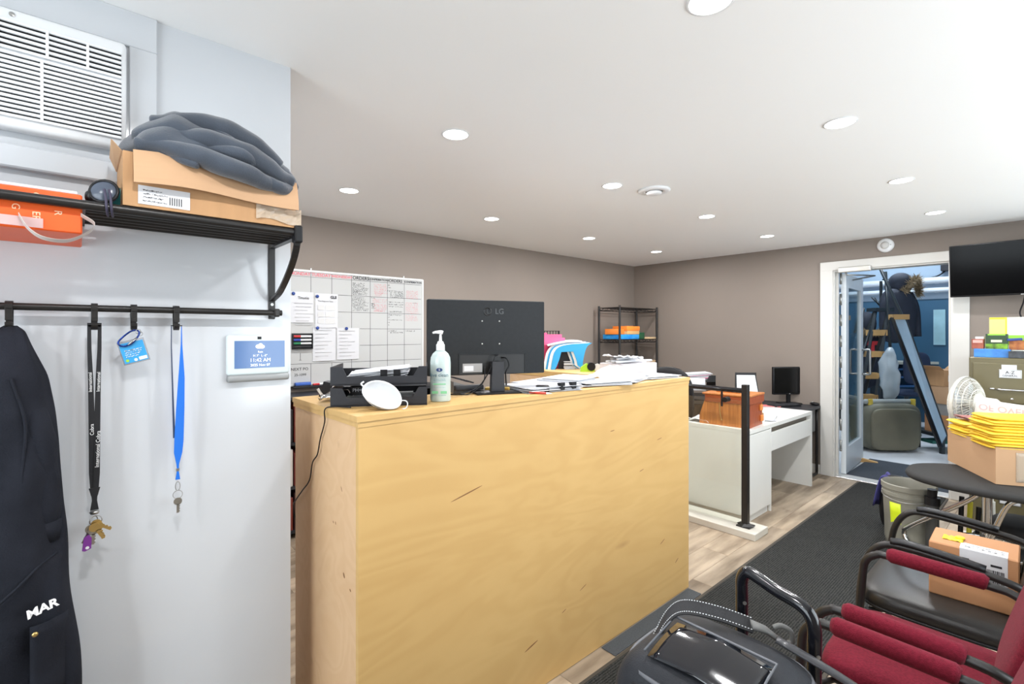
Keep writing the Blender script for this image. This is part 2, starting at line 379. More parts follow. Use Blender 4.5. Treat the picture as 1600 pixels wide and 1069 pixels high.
b = nb(); rbox(b, -1.32, -1.2, BY1-.12, BY1, 2.5, 2.95, .01, 1); tag(obj('junction_box', b, DPLAS), 'small dark junction box high on the workshop wall', 'box')
b = nb(); tube(b, crv([(-1.27, BY1-.05, 2.5), (-1.4, BY1-.05, 2.42), (-1.7, BY1-.05, 2.4), (-2.1, BY1-.05, 2.43)], 5), .012, 6); tag(obj('cable', b, BLK, None, True), 'black cable sagging from the workshop junction box', 'cable')
# ---------------------------------------------------------------- recessed lights, vent, detector
LENS = mat('led lens', (255, 250, 243), .4, emit=9)
def downlight():
    t = thing('recessed_light', '', 'light', group='recessed ceiling lights')
    b = nb(); lathe(b, [(.058, 0), (.064, -.001), (.066, -.003), (.061, -.005), (.058, -.004)], 28, caps=False); obj('trim_ring', b, WPLAS, t, True)
    b = nb(); lathe(b, [(.0005, -.002), (.058, -.002), (.058, -.0005), (.0005, -.0005)], 24); obj('lens', b, LENS, t)
    l = bpy.data.lights.new('downlight', 'AREA'); l.shape = 'DISK'; l.size = .11; l.energy = LAMP_W; l.color = (.985, .99, 1)
    o = bpy.data.objects.new('led_lamp', l); COL.objects.link(o); o.parent = t; o.location = (0, 0, -.008)
    return t
dl = downlight(); first = True
rows = {-3.12: 'row over the whiteboard side', -1.905: 'middle row above the plywood counter', -.66: 'row over the aisle by the chairs'}
pos = {1.335: 'nearest', 2.545: 'second', 3.79: 'third', 5.0: 'farthest'}
for x, rn in rows.items():
    for y, pn in pos.items():
        lab = f'round recessed ceiling light, {pn} of the {rn}'
        if first: dl.location = (x, y, CEIL); dl['label'] = lab; first = False
        else: dup(dl, (x, y, CEIL), label=lab)
for y, n_ in ((.12, 'just above the camera'), (-1.1, 'farther behind the camera')): dup(dl, (-.66, y, CEIL), label='round recessed ceiling light '+n_)
t = thing('ceiling_vent', 'round white exhaust valve in the ceiling between the lights', 'vent', (-1.783, 2.832, CEIL))
b = nb(); lathe(b, [(.055, 0), (.1, 0), (.104, -.006), (.09, -.014), (.06, -.016), (.055, -.01)], 36, caps=False); obj('collar', b, WPLAS, t, True)
b = nb(); lathe(b, [(.001, -.004), (.03, -.006), (.05, -.018), (.048, -.026), (.03, -.032), (.001, -.034)], 32); obj('disc', b, WPLAS, t, True)
t = thing('smoke_detector', 'round white smoke detector on the wall above the doorway', 'smoke detector', (-1.146, YF, 2.35))
Mw = rot('X', 90)
b = nb(); lathe(b, [(.068, 0), (.068, .012), (.062, .02), (.055, .028), (.03, .036), (.001, .037)], 30, Mw); obj('body', b, WPLAS, t, 'auto')
b = nb(); lathe(b, [(.034, .034), (.036, .04), (.014, .045), (.001, .045)], 24, Mw); obj('sensor_cap', b, mat('pale grey plastic', (206, 205, 202), .4), t, True)
b = nb(); lathe(b, [(.001, .03), (.006, .041), (.001, .042)], 10, Mw @ Matrix.Translation((.045, .0, -.006))); obj('indicator', b, GREYINK, t)
# ================================================================ white wall on the left
t = thing('air_conditioner', 'white louvred air conditioner built into the white wall', 'air conditioner', (XP, -.17, 2.02))
ACW = mat('off white appliance plastic', (228, 230, 232), .4)
b = nb(); rbox(b, .0, .045, -.275, .274, 0, .305, .012, 3); body = obj('body', b, ACW, t, 'auto')
b = nb(); box(b, .045, .0465, -.26, .262, .2, .268); obj('grille_recess', b, mat('grille shadow recess', (18, 19, 21), .9), t)  # dark sheets behind the louvres, shade of the gaps put into their colour
b = nb(); box(b, .045, .0465, -.26, .262, .03, .188); obj('grille_recess', b, MATS['grille shadow recess'], t)
slat = None
zs = [.2+k*.0136 for k in range(6)]+[.03+k*.0121 for k in range(14)]
for k, z in enumerate(zs):
    if slat is None:
        b = nb(); rbox(b, .0466, .0535, -.2605, .2625, -.0037, .0037, .0012, 1); slat = obj('louvre', b, ACW, t); slat.location.z = z
    else:
        o = slat.copy(); COL.objects.link(o); o.location.z = z
for y in (-.16, -.07, .02, .11, .19):
    b = nb(); box(b, .0466, .0545, y-.003, y+.003, .196, .27); obj('mullion', b, ACW, t)
for y in (-.06, .1):
    b = nb(); box(b, .0466, .0545, y-.003, y+.003, .027, .19); obj('mullion', b, ACW, t)
b = nb(); lathe(b, [(.001, 0), (.006, .0), (.006, .002), (.001, .003)], 12, Matrix.Translation((.045, .045, .288)) @ rot('Y', 90)); obj('screw', b, STEEL, t)
# ---- shelf rack
t = thing('coat_rack', 'black metal wall shelf rack with hanging rail on the white wall', 'coat rack', (XP, 0, 1.567))
for i in range(6):
    x = .045+i*.044
    b = nb(); cyl(b, (x, .012 if i < 5 else -.7, .238), (x, .5, .238), .0085 if i < 5 else .0115, n=12); obj('shelf_rod', b, BMET, t, 'auto')
b = nb(); cyl(b, (.045, -.7, 0), (.045, .52, 0), .0095, n=14); obj('hanging_rail', b, BMET, t, 'auto')
for y in (-.55, .5):
    b = nb(); rbox(b, 0, .006, y-.011, y+.011, -.02, .24, .002, 1); k = obj('wall_plate', b, BMET, t)
    b = nb(); cyl(b, (.006, y, .03), (.009, y, .03), .005, n=10); obj('screw', b, STEEL, k)
    b = nb(); box(b, 0, .27, y-.009, y+.009, .222, .23); obj('shelf_bracket', b, BMET, t)
    b = nb()
    pts = crv([(.265, 0, .25), (.262, 0, .2), (.21, 0, .14), (.1, 0, .07), (.01, 0, .045)], 5)
    for p, q in zip(pts[:-1], pts[1:]):
        d = (q-p).normalized(); s = V((-d.z, 0, d.x))*.004
        prism(b, [V((v.x, y-.009, v.z)) for v in (p-s, q-s, q+s, p+s)], (0, .018, 0))
    obj('brace', b, BMET, t)
    b = nb(); rbox(b, .0, .06, y-.008, y+.012, -.014, .014, .005, 2); obj('rail_clamp', b, BMET, t)
    b = nb(); rbox(b, .25, .283, y-.012, y+.012, .206, .258, .005, 2); obj('end_cap', b, BLK, t)
b = nb(); box(b, 0, .26, .008, .014, .23, .246); obj('cross_bar', b, BMET, t)
# ---- hooks
def hook(y, label):
    b = nb(); w = .014
    pts = crv([(.062, 0, -.005), (.06, 0, .008), (.045, 0, .0125), (.031, 0, .008), (.031, 0, -.03), (.034, 0, -.052), (.046, 0, -.058), (.058, 0, -.05), (.06, 0, -.04)], 4)
    for p, q in zip(pts[:-1], pts[1:]):
        d = (q-p).normalized(); s = V((-d.z, 0, d.x))*.0015
        prism(b, [V((v.x, -w/2, v.z)) for v in (p-s, q-s, q+s, p+s)], (0, w, 0))
    # front band of the hook over the rail
    rbox(b, .056, .0595, -w/2, w/2, -.036, .01, .001, 1)
    o = obj('rail_hook', b, BMET, None, 'auto', loc=(XP, y, 1.567)); return tag(o, label, 'hook', 'hooks on the coat rail')
hook(-.13, 'flat black rail hook carrying the dark jacket'); hook(.034, 'flat black rail hook carrying the black lanyard')
hook(.12, 'flat black rail hook carrying the blue card tag'); hook(.221, 'flat black rail hook carrying the blue lanyard')
# ---- lanyards
def strap(b, pts, w, th=.0012, nrm=(1, 0, 0)):
    P = [V(p) for p in pts]; n = V(nrm)
    for p, q, w0, w1 in zip(P[:-1], P[1:], w[:-1], w[1:]):
        d = (q-p).normalized(); s = d.cross(n).normalized()
        prism(b, [p-s*w0/2, q-s*w1/2, q+s*w1/2, p+s*w0/2], n*th)
def ring(b, c, R, r, ax='X', M=None, n=20, sx=1):
    pts = []
    for i in range(n):
        a = 2*PI*i/n
        p = V((0, math.cos(a)*R*sx, math.sin(a)*R)) if ax == 'X' else V((math.cos(a)*R, 0, math.sin(a)*R))
        pts.append(V(c)+((M @ p) if M else p))
    tube(b, pts, r, 6, closed=True)
def key_mesh(b, c, ang, s=1.):
    M = Matrix.Translation(V(c)) @ rot('X', ang)
    t_ = nb(); lathe(t_, [(.003*s, -.001), (.0115*s, -.001), (.0115*s, .001), (.003*s, .001)], 16, rot('Y', 90)); box(t_, -.001, .001, -.0035*s, .0035*s, -.036*s, -.009*s)
    for k in range(3): box(t_, -.001, .001, .0035*s, .0055*s, (-.033+k*.008)*s, (-.029+k*.008)*s)
    merge(b, t_, M)
BRASS = mat('brass key', (206, 176, 112), .28, metal=.9); NICK = mat('nickel key', (170, 168, 160), .28, metal=.9)
BLAN = mat('black woven lanyard', (26, 26, 29), .8, bump=.2, bscale=500)
t = thing('lanyard', 'black printed lanyard with a bunch of keys hanging on the rail', 'lanyard', (XP+.05, .034, 1.515))
for s in (-1, 1):
    b = nb(); pts = [(0, s*.011, .012), (0, s*.0105, -.06), (0, s*.008, -.14), (0, s*.006, -.25), (0.001*s, s*.005, -.40), (0.001*s, s*.002, -.46)]
    strap(b, pts, [.008, .009, .011, .013, .013, .012]); obj('strap', b, BLAN, t)
b = nb(); strap(b, [(0, -.013, .004), (0, .013, .004)], [.004, .004]); obj('strap_loop', b, BLAN, t)
b = nb(); strap(b, [(.002, 0, -.44), (.002, 0, -.465), (.002, 0, -.475), (.002, 0, -.5)], [.024, .012, .011, .018], .004); obj('stitched_end', b, BLAN, t)
WHT = mat('white print', (238, 238, 238), .6)
text('International Cobra', .0125, WHT, t, (.0035, .007, -.335), (0, .03, 1), (0, -1, .03))
text('Cobra', .012, WHT, t, (.0035, -.005, -.28), (0, -.03, 1), (0, -1, -.03)); text('International', .0105, WHT, t, (.0025, .0085, -.15), (0, .02, 1), (0, -1, .02)); text('International', .0105, WHT, t, (.0025, -.0085, -.15), (0, -.02, 1), (0, -1, -.02))
b = nb(); lathe(b, [(.001, -.004), (.009, -.003), (.011, .002), (.009, .006), (.001, .006)], 16, Matrix.Translation((.004, 0, -.508))); obj('clip', b, STEEL, t, True)
b = nb(); ring(b, (.004, .003, -.53), .013, .0012); ring(b, (.006, -.002, -.528), .011, .0012, M=rot('Z', 40)); obj('key_ring', b, STEEL, t, True)
for c, a, m_ in (((.01, .004, -.538), 55, BRASS), ((.012, .007, -.545), 18, BRASS), ((.014, -.002, -.553), -4, NICK), ((.008, -.008, -.55), -25, NICK), ((.016, .0, -.545), 30, BRASS)):
    b = nb(); key_mesh(b, c, a, 1.05); obj('key', b, m_, t)
b = nb(); prism(b, [(.018, -.012, -.56), (.018, -.022, -.566), (.018, -.026, -.6), (.018, -.02, -.603), (.018, -.007, -.598), (.018, -.006, -.57)], (.004, 0, 0)); k = obj('key_fob', b, mat('purple plastic', (122, 52, 142), .35), t)
b = nb(); lathe(b, [(.001, 0), (.004, 0), (.004, .001), (.001, .001)], 12, Matrix.Translation((.022, -.015, -.594)) @ rot('Y', 90)); obj('fob_hole', b, WPLAS, k)
BLUL = mat('bright blue lanyard', (14, 104, 204), .55, bump=.1, bscale=500)
t = thing('lanyard', 'bright blue ribbon lanyard with a single key', 'lanyard', (XP+.05, .221, 1.515))
b = nb(); strap(b, [(.0, -.0125, .004), (0, -.0125, -.06), (0, -.009, -.2), (.0, -.0055, -.33)], [.0025, .0025, .004, .006], .0012); obj('strap_edge', b, mat('navy strap edge', (34, 52, 84), .6), t)
b = nb(); strap(b, [(.002, .0125, .004), (.002, .0125, -.05), (.002, .0125, -.15), (.002, .0095, -.24), (.002, .006, -.34), (.002, .004, -.375), (.002, .003, -.41), (.002, .0035, -.425)], [.002, .004, .016, .021, .0235, .021, .007, .005]); obj('strap', b, BLUL, t)
b = nb(); strap(b, [(.0, -.014, .006), (0, .0145, .006)], [.003, .003]); obj('strap_loop', b, BLK, t)
b = nb(); box(b, .0, .005, -.001, .007, -.43, -.422); obj('crimp', b, STEEL, t)
b = nb(); strap(b, [(.001, .003, -.43), (.001, .003, -.455)], [.005, .012], .004); obj('knot', b, BLUL, t)
b = nb(); ring(b, (.003, .003, -.475), .013, .0012, sx=.45); ring(b, (.003, .003, -.5), .012, .001); obj('key_ring', b, STEEL, t, True)
b = nb(); key_mesh(b, (.005, .003, -.52), 0, .95); obj('key', b, NICK, t)
# ---- blue tag with carabiner
t = thing('card_tag', 'blue printed card tag on a blue carabiner', 'tag', (XP+.055, .12, 1.505))
TB = mat('blue card print', (54, 150, 206), .35)
Mt = rot('X', 15)
b = nb(); t_ = nb(); rbox(t_, 0, .0015, -.044, .012, -.086, -.028, .004, 2); merge(b, t_, Mt); o = obj('card', b, TB, t)
b = nb(); t_ = nb(); rbox(t_, -.0012, -.0004, -.047, .016, -.09, -.022, .004, 2); merge(b, t_, Mt); obj('clear_sleeve', b, glass_mat('clear vinyl', (238, 240, 242), .4), t)
xd, yd = Mt @ V((0, 1, 0)), Mt @ V((0, 0, 1))
b = nb()
for k in range(4): scrib(b, Mt @ V((.0017, -.036, -.052-k*.0058)), xd, yd, .04-.004*k, .0035, 1.3, .001)
obj('print_lines', b, WHT, o)
b = nb(); t_ = nb(); lathe(t_, [(.0005, 0), (.004, 0), (.004, .0006), (.0005, .0006)], 12, Matrix.Translation((.0016, -.036, -.078)) @ rot('Y', 90)); merge(b, t_, Mt); obj('green_emblem', b, mat('green print', (150, 196, 52), .5), o)
b = nb(); t_ = nb(); lathe(t_, [(.0005, 0), (.004, 0), (.004, .0006), (.0005, .0006)], 12, Matrix.Translation((.0016, -.017, -.08)) @ rot('Y', 90)); rbox(t_, .0015, .0021, -.009, .01, -.083, -.074, .001, 1); merge(b, t_, Mt); obj('white_emblem', b, WHT, o)
b = nb(); tube(b, crv([(.006, .004, .002), (.006, -.012, -.004), (.006, -.034, -.028), (.006, -.033, -.04), (.006, -.022, -.043), (.006, -.006, -.036), (.006, .008, -.016), (.006, .011, -.004)], 4, closed=True), .0026, 6, closed=True); obj('carabiner', b, mat('blue anodised metal', (34, 62, 140), .25, metal=.7), t, True)
b = nb(); cyl(b, (.006, -.014, -.04), (.006, .006, -.02), .003, n=8); obj('gate', b, STEEL, t, True)
b = nb(); ring(b, (.007, .009, -.002), .007, .001, M=rot('Z', 30)); ring(b, (.007, .013, -.008), .006, .001); obj('split_ring', b, STEEL, t, True)
# ---- smart display
t = thing('smart_display', 'pale wall display with blue clock screen and silver speaker bar', 'display', (XP, .457, 1.337))
SD = mat('pale grey green plastic', (206, 216, 217), .35)
b = nb(); rbox(b, 0, .02, -.097, .097, .022, .156, .009, 4); obj('housing', b, SD, t, 'auto')
b = nb(); rbox(b, 0, .026, -.096, .096, 0, .024, .008, 3); obj('speaker_bar', b, mat('silver speaker cloth', (150, 152, 152), .5, metal=.3, bump=.2, bscale=900), t, 'auto')
b = nb(); box(b, .02, .021, -.075, .08, .045, .136); sc = obj('screen', b, mat('blue screen', (70, 98, 140), .12, emit=.5), t)
for s, z, h_ in (('Rain', .0985, .009), ('H 7°  L -2°', .086, .01), ('11:42 AM', .071, .0165), ('2025 Nov 07', .0545, .0115)):
    text(s, h_, mat('screen white', (250, 250, 252), .4, emit=.4), sc, (.0215, .0025, z), (0, 1, 0), (0, 0, 1))
b = nb()
for y, z, r in ((-.006, .117, .006), (.003, .12, .0075), (.0105, .116, .0055)): lathe(b, [(.0003, 0), (r, 0), (r, .0005), (.0003, .0005)], 14, Matrix.Translation((.0212, y, z)) @ rot('Y', 90))
box(b, .0212, .0217, -.006, .011, .11, .1145); obj('cloud_icon', b, MATS['screen white'], sc)
b = nb(); box(b, .02, .0212, -.006, .006, .141, .15); obj('camera_window', b, BLK, t)
for y in (-.035, .036):
    b = nb(); rbox(b, .02, .0206, y-.005, y+.005, .1445, .147, .0003, 1); obj('sensor', b, mat('pale mint light', (225, 248, 238), .4, emit=.6), t)
# ---- jacket
t = thing('jacket', 'black work jacket with chest pocket hanging from the coat rail', 'jacket', (XP+.02, -.17, .2))
prof = [(1.318, .012, .02), (1.305, .028, .03), (1.267, .042, .04), (1.19, .075, .06), (1.1, .092, .07), (1.02, .1, .075), (.86, .106, .08), (.69, .128, .085), (.5, .148, .085), (.4, .157, .082), (.25, .167, .08), (.1, .172, .078), (.02, .172, .075)]
def jbody(u, v):
    k = (1-v)*(len(prof)-1); i = min(int(k), len(prof)-2); f = k-i
    z, w, d = [prof[i][q]*(1-f)+prof[i+1][q]*f for q in range(3)]
    a = 2*PI*u
    fold = 1+.09*math.sin(a*5+z*9)*min(1, (1.35-z)*2)+.08*math.sin(a*3-z*14+1)*min(1, (1.3-z)*2)+.06*math.sin(a*9+z*23)*min(1, (1.3-z)*3)
    nz = noise.noise(V((math.cos(a)*1.5, math.sin(a)*1.5, z*5)))*.018
    c = math.cos(a); s_ = math.sin(a)
    return (d*.95+(math.copysign(abs(s_)**.8, s_)*d*fold*.9)+nz, .03+.025*z+math.copysign(abs(c)**.8, c)*w*(1+.02*math.sin(z*17))+nz*.4-.02, z)
b = nb(); surf(b, jbody, 48, 44); bmesh.ops.remove_doubles(b, verts=b.verts[:], dist=.0005); body = obj('body', b, JACKET, t, True, 1)
b = nb(); pts = crv([(.075, .07, 1.16), (.1, .092, 1.07), (.105, .102, .95), (.1, .104, .86), (.098, .106, .82)], 6); n_ = len(pts)
tube(b, [p+noise.noise_vector(p*17)*.01 for p in pts], [.018+.02*math.sin(PI*min(1, (i+3)/n_*.6))-.006*i/n_ for i in range(n_)], 14); obj('sleeve', b, JACKET, t, True, 1)
b = nb(); cyl(b, (.098, .106, .83), (.096, .107, .78), .036, .034, n=18); obj('cuff', b, JACKET, t, True)
def pk(u, v): 
    z = .4+v*.2+.012*u*(1-v); y = .085+u*.07; return (.172-.05*(u**2.2)-.004*(1-v), y, z)
b = nb(); surf(b, pk, 6, 8, .006); obj('chest_pocket', b, JACKET, t, True)
def seam(pts, nm='seam'):
    b = nb(); P = crv(pts, 6)
    tube(b, P, .0035, 6); obj(nm, b, JACKET, t, True)
seam([(.178, -.06, .6), (.185, .0, .65), (.176, .06, .7), (.15, .1, .735), (.12, .13, .75)]); seam([(.12, .05, 1.19), (.135, .075, 1.08), (.145, .07, .95), (.15, .07, .8)])
b = nb(); lathe(b, [(.0005, 0), (.006, 0), (.005, .003), (.0005, .003)], 14, Matrix.Translation((.178, .094, .585)) @ rot('Y', 90)); obj('snap', b, BRASS, t, True)
text('MAR', .028, WHT, t, (.2, .108, .65), (-.42, 1, .12), (0, -.12, 1), bold=.001)
# ================================================================ things on the rack shelf
ZS = 1.817
t = thing('cardboard_box', 'worn open cardboard box on the rack shelf under the sweater', 'box', (-1.66, .288, ZS))
w, d, h = .205, .118, .135
for n_, (x0, x1, y0, y1) in {'a': (d-.004, d, -w, w), 'b': (-d, -d+.004, -w, w), 'c': (-d+.004, d-.004, -w, -w+.004), 'd': (-d+.004, d-.004, w-.004, w)}.items():
    b = nb(); box(b, x0, x1, y0, y1, .004, h); obj('wall_panel', b, CARD, t)
b = nb(); box(b, -d, d, -w, w, 0, .004); obj('bottom_panel', b, CARD, t)
b = nb()
def flap(u, v): return (d+.003+.02*math.sin(v*1.6)+.006*math.sin(u*7), -w+.02+u*(2*w-.02), h+.004-v*(.085+.0*u)+.006*math.sin(u*5))
surf(b, flap, 16, 6, .003); obj('front_flap', b, CARD2, t)
b = nb(); prism(b, [(-d+.01, -w, h), (d-.01, -w, h), (d+.0, -w-.02, h+.02), (-d+.03, -w-.015, h+.03)], (0, -.003, .001)); obj('end_flap', b, CARD2, t)
b = nb(); box(b, d+.0005, d+.0015, -w+.03, -w+.14, .008, .055); lb = obj('shipping_label', b, PAPER, t)
b = nb()
for k in range(4): scrib(b, (d+.0016, -w+.04, .042-k*.009), (0, 1, 0), (0, 0, 1), .04+.01*(k % 2), .004, 1.2, .0009)
for k in range(6): box(b, d+.0015, d+.002, -w+.095+k*.005, -w+.097+k*.005, .014, .034)
obj('label_print', b, INK, lb)
b = nb(); surf(b, lambda u, v: (d+.004+.006*noise.noise(V((u*6, v*5, 0))), w-.11+u*.125, .012+v*.045+.006*math.sin(u*6)), 10, 5, .001); obj('packing_tape', b, mat('crinkled clear tape', (206, 188, 166), .18, alpha=.55), t)
t = thing('sweater', 'dark slate sweater bunched on top of the worn cardboard box', 'sweater', (-1.64, .3, ZS+.125))
SW = mat('slate blue fleece', (62, 70, 82), .95, var=.3, scale=11, bump=.5, bscale=420, sheen=.4)
b = nb()
sq(b, (0, -.01, .05), (.13, .215, .075), .8, .9, 40, 22, rot('X', -4), .035, 9, 3)
sq(b, (.0, -.04, .085), (.11, .15, .06), .8, .95, 36, 18, rot('X', -3), .03, 11, 8)
def roll(pts, r0, fl=.75):
    P = crv(pts, 8); n = len(P); tube(b, [p+noise.noise_vector(p*9)*.012 for p in P], [r0*(.55+.45*math.sin(PI*min(1, max(.06, i/(n-1))))) for i in range(n)], 14, flat=fl)
roll([(.08, -.2, .04), (.12, -.1, .03), (.135, .02, .0), (.125, .1, -.012), (.08, .16, .0)], .036)
roll([(.05, -.18, .07), (.1, -.06, .075), (.105, .05, .06), (.115, .12, .03), (.1, .19, .0)], .044)
roll([(.02, -.15, .11), (.07, -.03, .125), (.08, .08, .095), (.085, .16, .05)], .048)
roll([(.1, -.05, .05), (.13, .02, .045), (.12, .09, .03)], .026)
roll([(-.04, -.1, .12), (.01, .05, .12), (.03, .17, .05), (.06, .205, -.01)], .036)
roll([(.07, -.16, .05), (.11, -.11, .02), (.135, -.06, -.01)], .02)
roll([(.03, -.1, .14), (.08, -.04, .12), (.12, .03, .07), (.135, .06, .02)], .019)
roll([(.09, .02, .1), (.11, .07, .07), (.13, .1, .02)], .017)
roll([(.05, .1, .1), (.1, .13, .05), (.125, .16, -.01)], .02)
roll([(.11, .06, .01), (.13, .11, -.01), (.11, .16, -.02), (.04, .2, .0)], .026)
for v in b.verts: v.co += noise.noise_vector(v.co*22)*.006+noise.noise_vector(v.co*60)*.0015
obj('knitwear', b, SW, t, True, 1)
# orange carton with translucent handle strap
t = thing('carton', 'orange retail carton lying on the rack shelf with clear strap', 'carton', (-1.67, -.16, 1.733))
ORG = mat('orange carton', (233, 92, 30), .45, var=.06, scale=5)
b = nb(); rbox(b, -.144, .105, -.3, .168, .004, .098, .003, 1); cb = obj('body', b, ORG, t)
b = nb(); rbox(b, -.085, .1, -.3, .16, .098, .106, .002, 1); obj('paper_edge', b, PAPER, t)
for s, y, z in (('ERS', .088, .031), ('C', .088, .083), ('R', .125, .048), ('G', .055, .052), ('I', -.02, .05)):
    text(s, .019, mat('pale orange print', (250, 205, 170), .5), cb, (.1053, y, z), (0, 0, -1), (0, 1, 0))
b = nb(); surf(b, lambda u, v: (.107+.002*math.sin(u*9), -.3+u*.4, .012+v*.022-.004*u), 12, 2, .0008); obj('tape_band', b, mat('frosted tape', (222, 196, 194), .3, alpha=.6), t)
b = nb(); P = crv([(.107, .06, .03), (.115, .075, .0), (.12, .1, -.02), (.12, .14, -.022), (.118, .175, .0), (.112, .19, .025), (.107, .165, .045)], 6)
for p, q in zip(P[:-1], P[1:]): prism(b, [p, q, q+V((.012, 0, .006)), p+V((.012, 0, .006))], (0, .0008, .0008))
obj('handle_strap', b, mat('translucent strap', (214, 206, 200), .3, trans=.4), t)
t = thing('magazine', 'dark booklet lying on top of the orange carton', 'magazine', (-1.72, -.2, 1.84))
b = nb(); rbox(b, -.06, .06, -.2, .19, 0, .012, .002, 1); obj('pages', b, DPLAS, t)
b = nb(); box(b, .02, .06, -.02, .05, .012, .0165); obj('blue_cover', b, mat('royal blue cover', (36, 62, 150), .4), t)
t = thing('goggles', 'dark round goggles with strap beside the orange carton', 'goggles', (-1.57, .048, ZS+.002))
b = nb(); lathe(b, [(.001, .012), (.02, .01), (.027, .004), (.028, -.008), (.022, -.014), (.001, -.014)], 24, Matrix.Translation((.0, .0, .028)) @ rot('Z', -25) @ rot('Y', 75)); obj('lens_cup', b, mat('smoky lens', (72, 80, 94), .25), t, 'auto')
b = nb(); ring(b, (.004, 0, .029), .029, .0035, M=rot('Z', -25) @ rot('Y', -14)); obj('rim', b, BLK, t, True)
b = nb(); sq(b, (-.02, -.022, .016), (.02, .014, .015), .8); obj('side_shield', b, BLK, t, True)
for dy in (0, .009):
    b = nb(); tube(b, crv([(.022, dy, .03), (.035, dy+.002, .012), (.036, dy+.004, -.016), (.02, dy+.006, -.026), (.0, dy+.008, -.03)], 5), .0028, 6); obj('elastic_cord', b, mat('dark violet cord', (58, 54, 74), .7), t, True)
b = nb()
def leafy(u, v): return (-.04+.03*v+.01*math.sin(u*8), -.005+u*.085+.01*v, .012+.045*math.sin(PI*(.15+.7*u))*v+.004*math.sin(u*14))
surf(b, leafy, 14, 5, .003); tag(obj('scarf', b, mat('teal fabric', (22, 104, 106), .7, var=.3, scale=20), None, True, loc=(-1.6, .02, ZS)), 'teal fabric strip crumpled behind the goggles', 'scarf')
b = nb(); rbox(b, -.02, .02, -.012, .02, 0, .04, .006, 2); tag(obj('blue_pouch', b, mat('cobalt pouch', (34, 58, 168), .5), None, 'auto', loc=(-1.68, .06, ZS)), 'small cobalt blue pouch squeezed against the cardboard box', 'pouch')
# ================================================================ whiteboard wall
WBX = XW
t = thing('whiteboard', 'large whiteboard with ruled grid and handwritten orders on taupe wall', 'whiteboard', (WBX, 1.235, 1.08))
BW, BH = 1.205, .92
b = nb(); box(b, .002, .012, 0, BW, 0, BH); obj('panel', b, mat('whiteboard enamel', (188, 189, 188), .8, spec=.05), t)
ALU = mat('whiteboard aluminium', (214, 214, 212), .35, metal=.3)
for a in ((0, BW, BH-.014, BH+.004), (0, BW, -.004, .012), (-.004, .012, 0, BH), (BW-.012, BW+.006, 0, BH)):
    b = nb(); rbox(b, .0, .018, a[0], a[1], a[2], a[3], .003, 1); obj('frame_rail', b, ALU, t)
b = nb(); rbox(b, .01, .06, .02, BW-.02, -.016, -.004, .003, 1); obj('pen_tray', b, DPLAS, t)
for y in (.17, BW-.2):
    b = nb(); box(b, .0, .012, y-.004, y+.004, BH+.004, BH+.02); obj('hanger', b, WPLAS, t)
cols = [.168, .337, .507, .675, .839, 1.009]; rws = [.868, .735, .594, .454, .311, .172]
b = nb(); x = .0125
def hl(z, y0, y1, w=.0035): box(b, .012, x, y0, y1, z-w/2, z+w/2)
def vl(y, z0, z1, w=.0035): box(b, .012, x, y-w/2, y+w/2, z0, z1)
vl(cols[0], .735, .91); vl(cols[0], .012, .17); vl(cols[1], .735, .91); vl(cols[1], .1, .17)
vl(cols[2], .46, .91); vl(cols[2], .1, .2)
for y in cols[3:]: vl(y, .02, .9)
hl(rws[0], 0.01, .5, .0025); hl(rws[0], .5, BW-.02); hl(.735, .39, BW-.02); hl(.594, .39, BW-.02); hl(.454, .58, BW-.02); hl(.311, .58, BW-.02); hl(.172, .01, BW-.02)
obj('grid_lines', b, mat('dark grid tape', (82, 82, 84), .6), t)
yv, zv = (0, 1, 0), (0, 0, 1)
for s, y, m_, sz in (('MONDAY', .085, REDINK, .036), ('TUESDAY', .25, REDINK, .036), ('WEDNESDAY', .422, REDINK, .03), ('ORDERS', .59, INK, .04), ('CONFIRMATIONS', .757, INK, .024), ('ORDERS', .92, INK, .036), ('CONFIRMATION', 1.1, INK, .024)):
    text(s, sz, m_, t, (.0128, y, .888), yv, zv, 'heading', bold=.0008)
b = nb()
def wr(y, z, w, h=.011, th_=.0022): scrib(b, (.0122, y, z), yv, zv, w, h, 1.1, th_)
for k in range(8): wr(.515, .838-k*.0135*1.0, random.uniform(.1, .15))
for k in range(9): wr(.515, .715-k*.0135, random.uniform(.1, .15))
for k in range(2): wr(.685, .72-k*.05, .03)
for k in range(4): wr(.688, .665-k*.012, .03)
for z in (.84, .82, .79): wr(.845, z, .02)
for k in range(5): wr(.868, .79-k*.0135, .125)
for k in range(3): wr(.85, .69-k*.02, .14)
wr(.85, .605, .14); wr(.85, .575, .13); wr(.87, .53, .11); wr(.85, .43, .08); wr(.87, .415, .12); wr(1.02, .43, .1); wr(1.1, .69, .04)
for k in range(4): wr(.848, .55-k*.022, .012)
obj('handwriting', b, INK, t)
b = nb()
for k in range(6): wr(.71, .84-k*.015, .12, .011, .0016)
for k in range(3): wr(.72, .745-k*.012+.02, .07, .01, .0014)
for k in range(3): wr(.7, .71-k*.014, .13, .01, .0014)
for k in range(5): wr(.71, .66-k*.0135, .12, .011, .0018)
for k in range(6): wr(1.03, .8-k*.013, .12, .01, .0015)
for k in range(8): wr(1.02, .69-k*.0135, .13, .01, .0013)
for k in range(4): wr(1.02, .57-k*.014, .12, .01, .0012)
obj('handwriting_red', b, REDINK, t)
text('MATTS LIST', .022, INK, t, (.0128, .085, .295), yv, zv, 'note'); b = nb(); vl(.085, .2, .26, .003); box(b, .012, .0125, .075, .095, .2, .203); obj('note_arrow', b, INK, t)
text('NEXT PO', .032, INK, t, (.0128, .08, .13), yv, zv, 'note'); text('25-1099', .028, INK, t, (.0128, .085, .085), yv, zv, 'note')
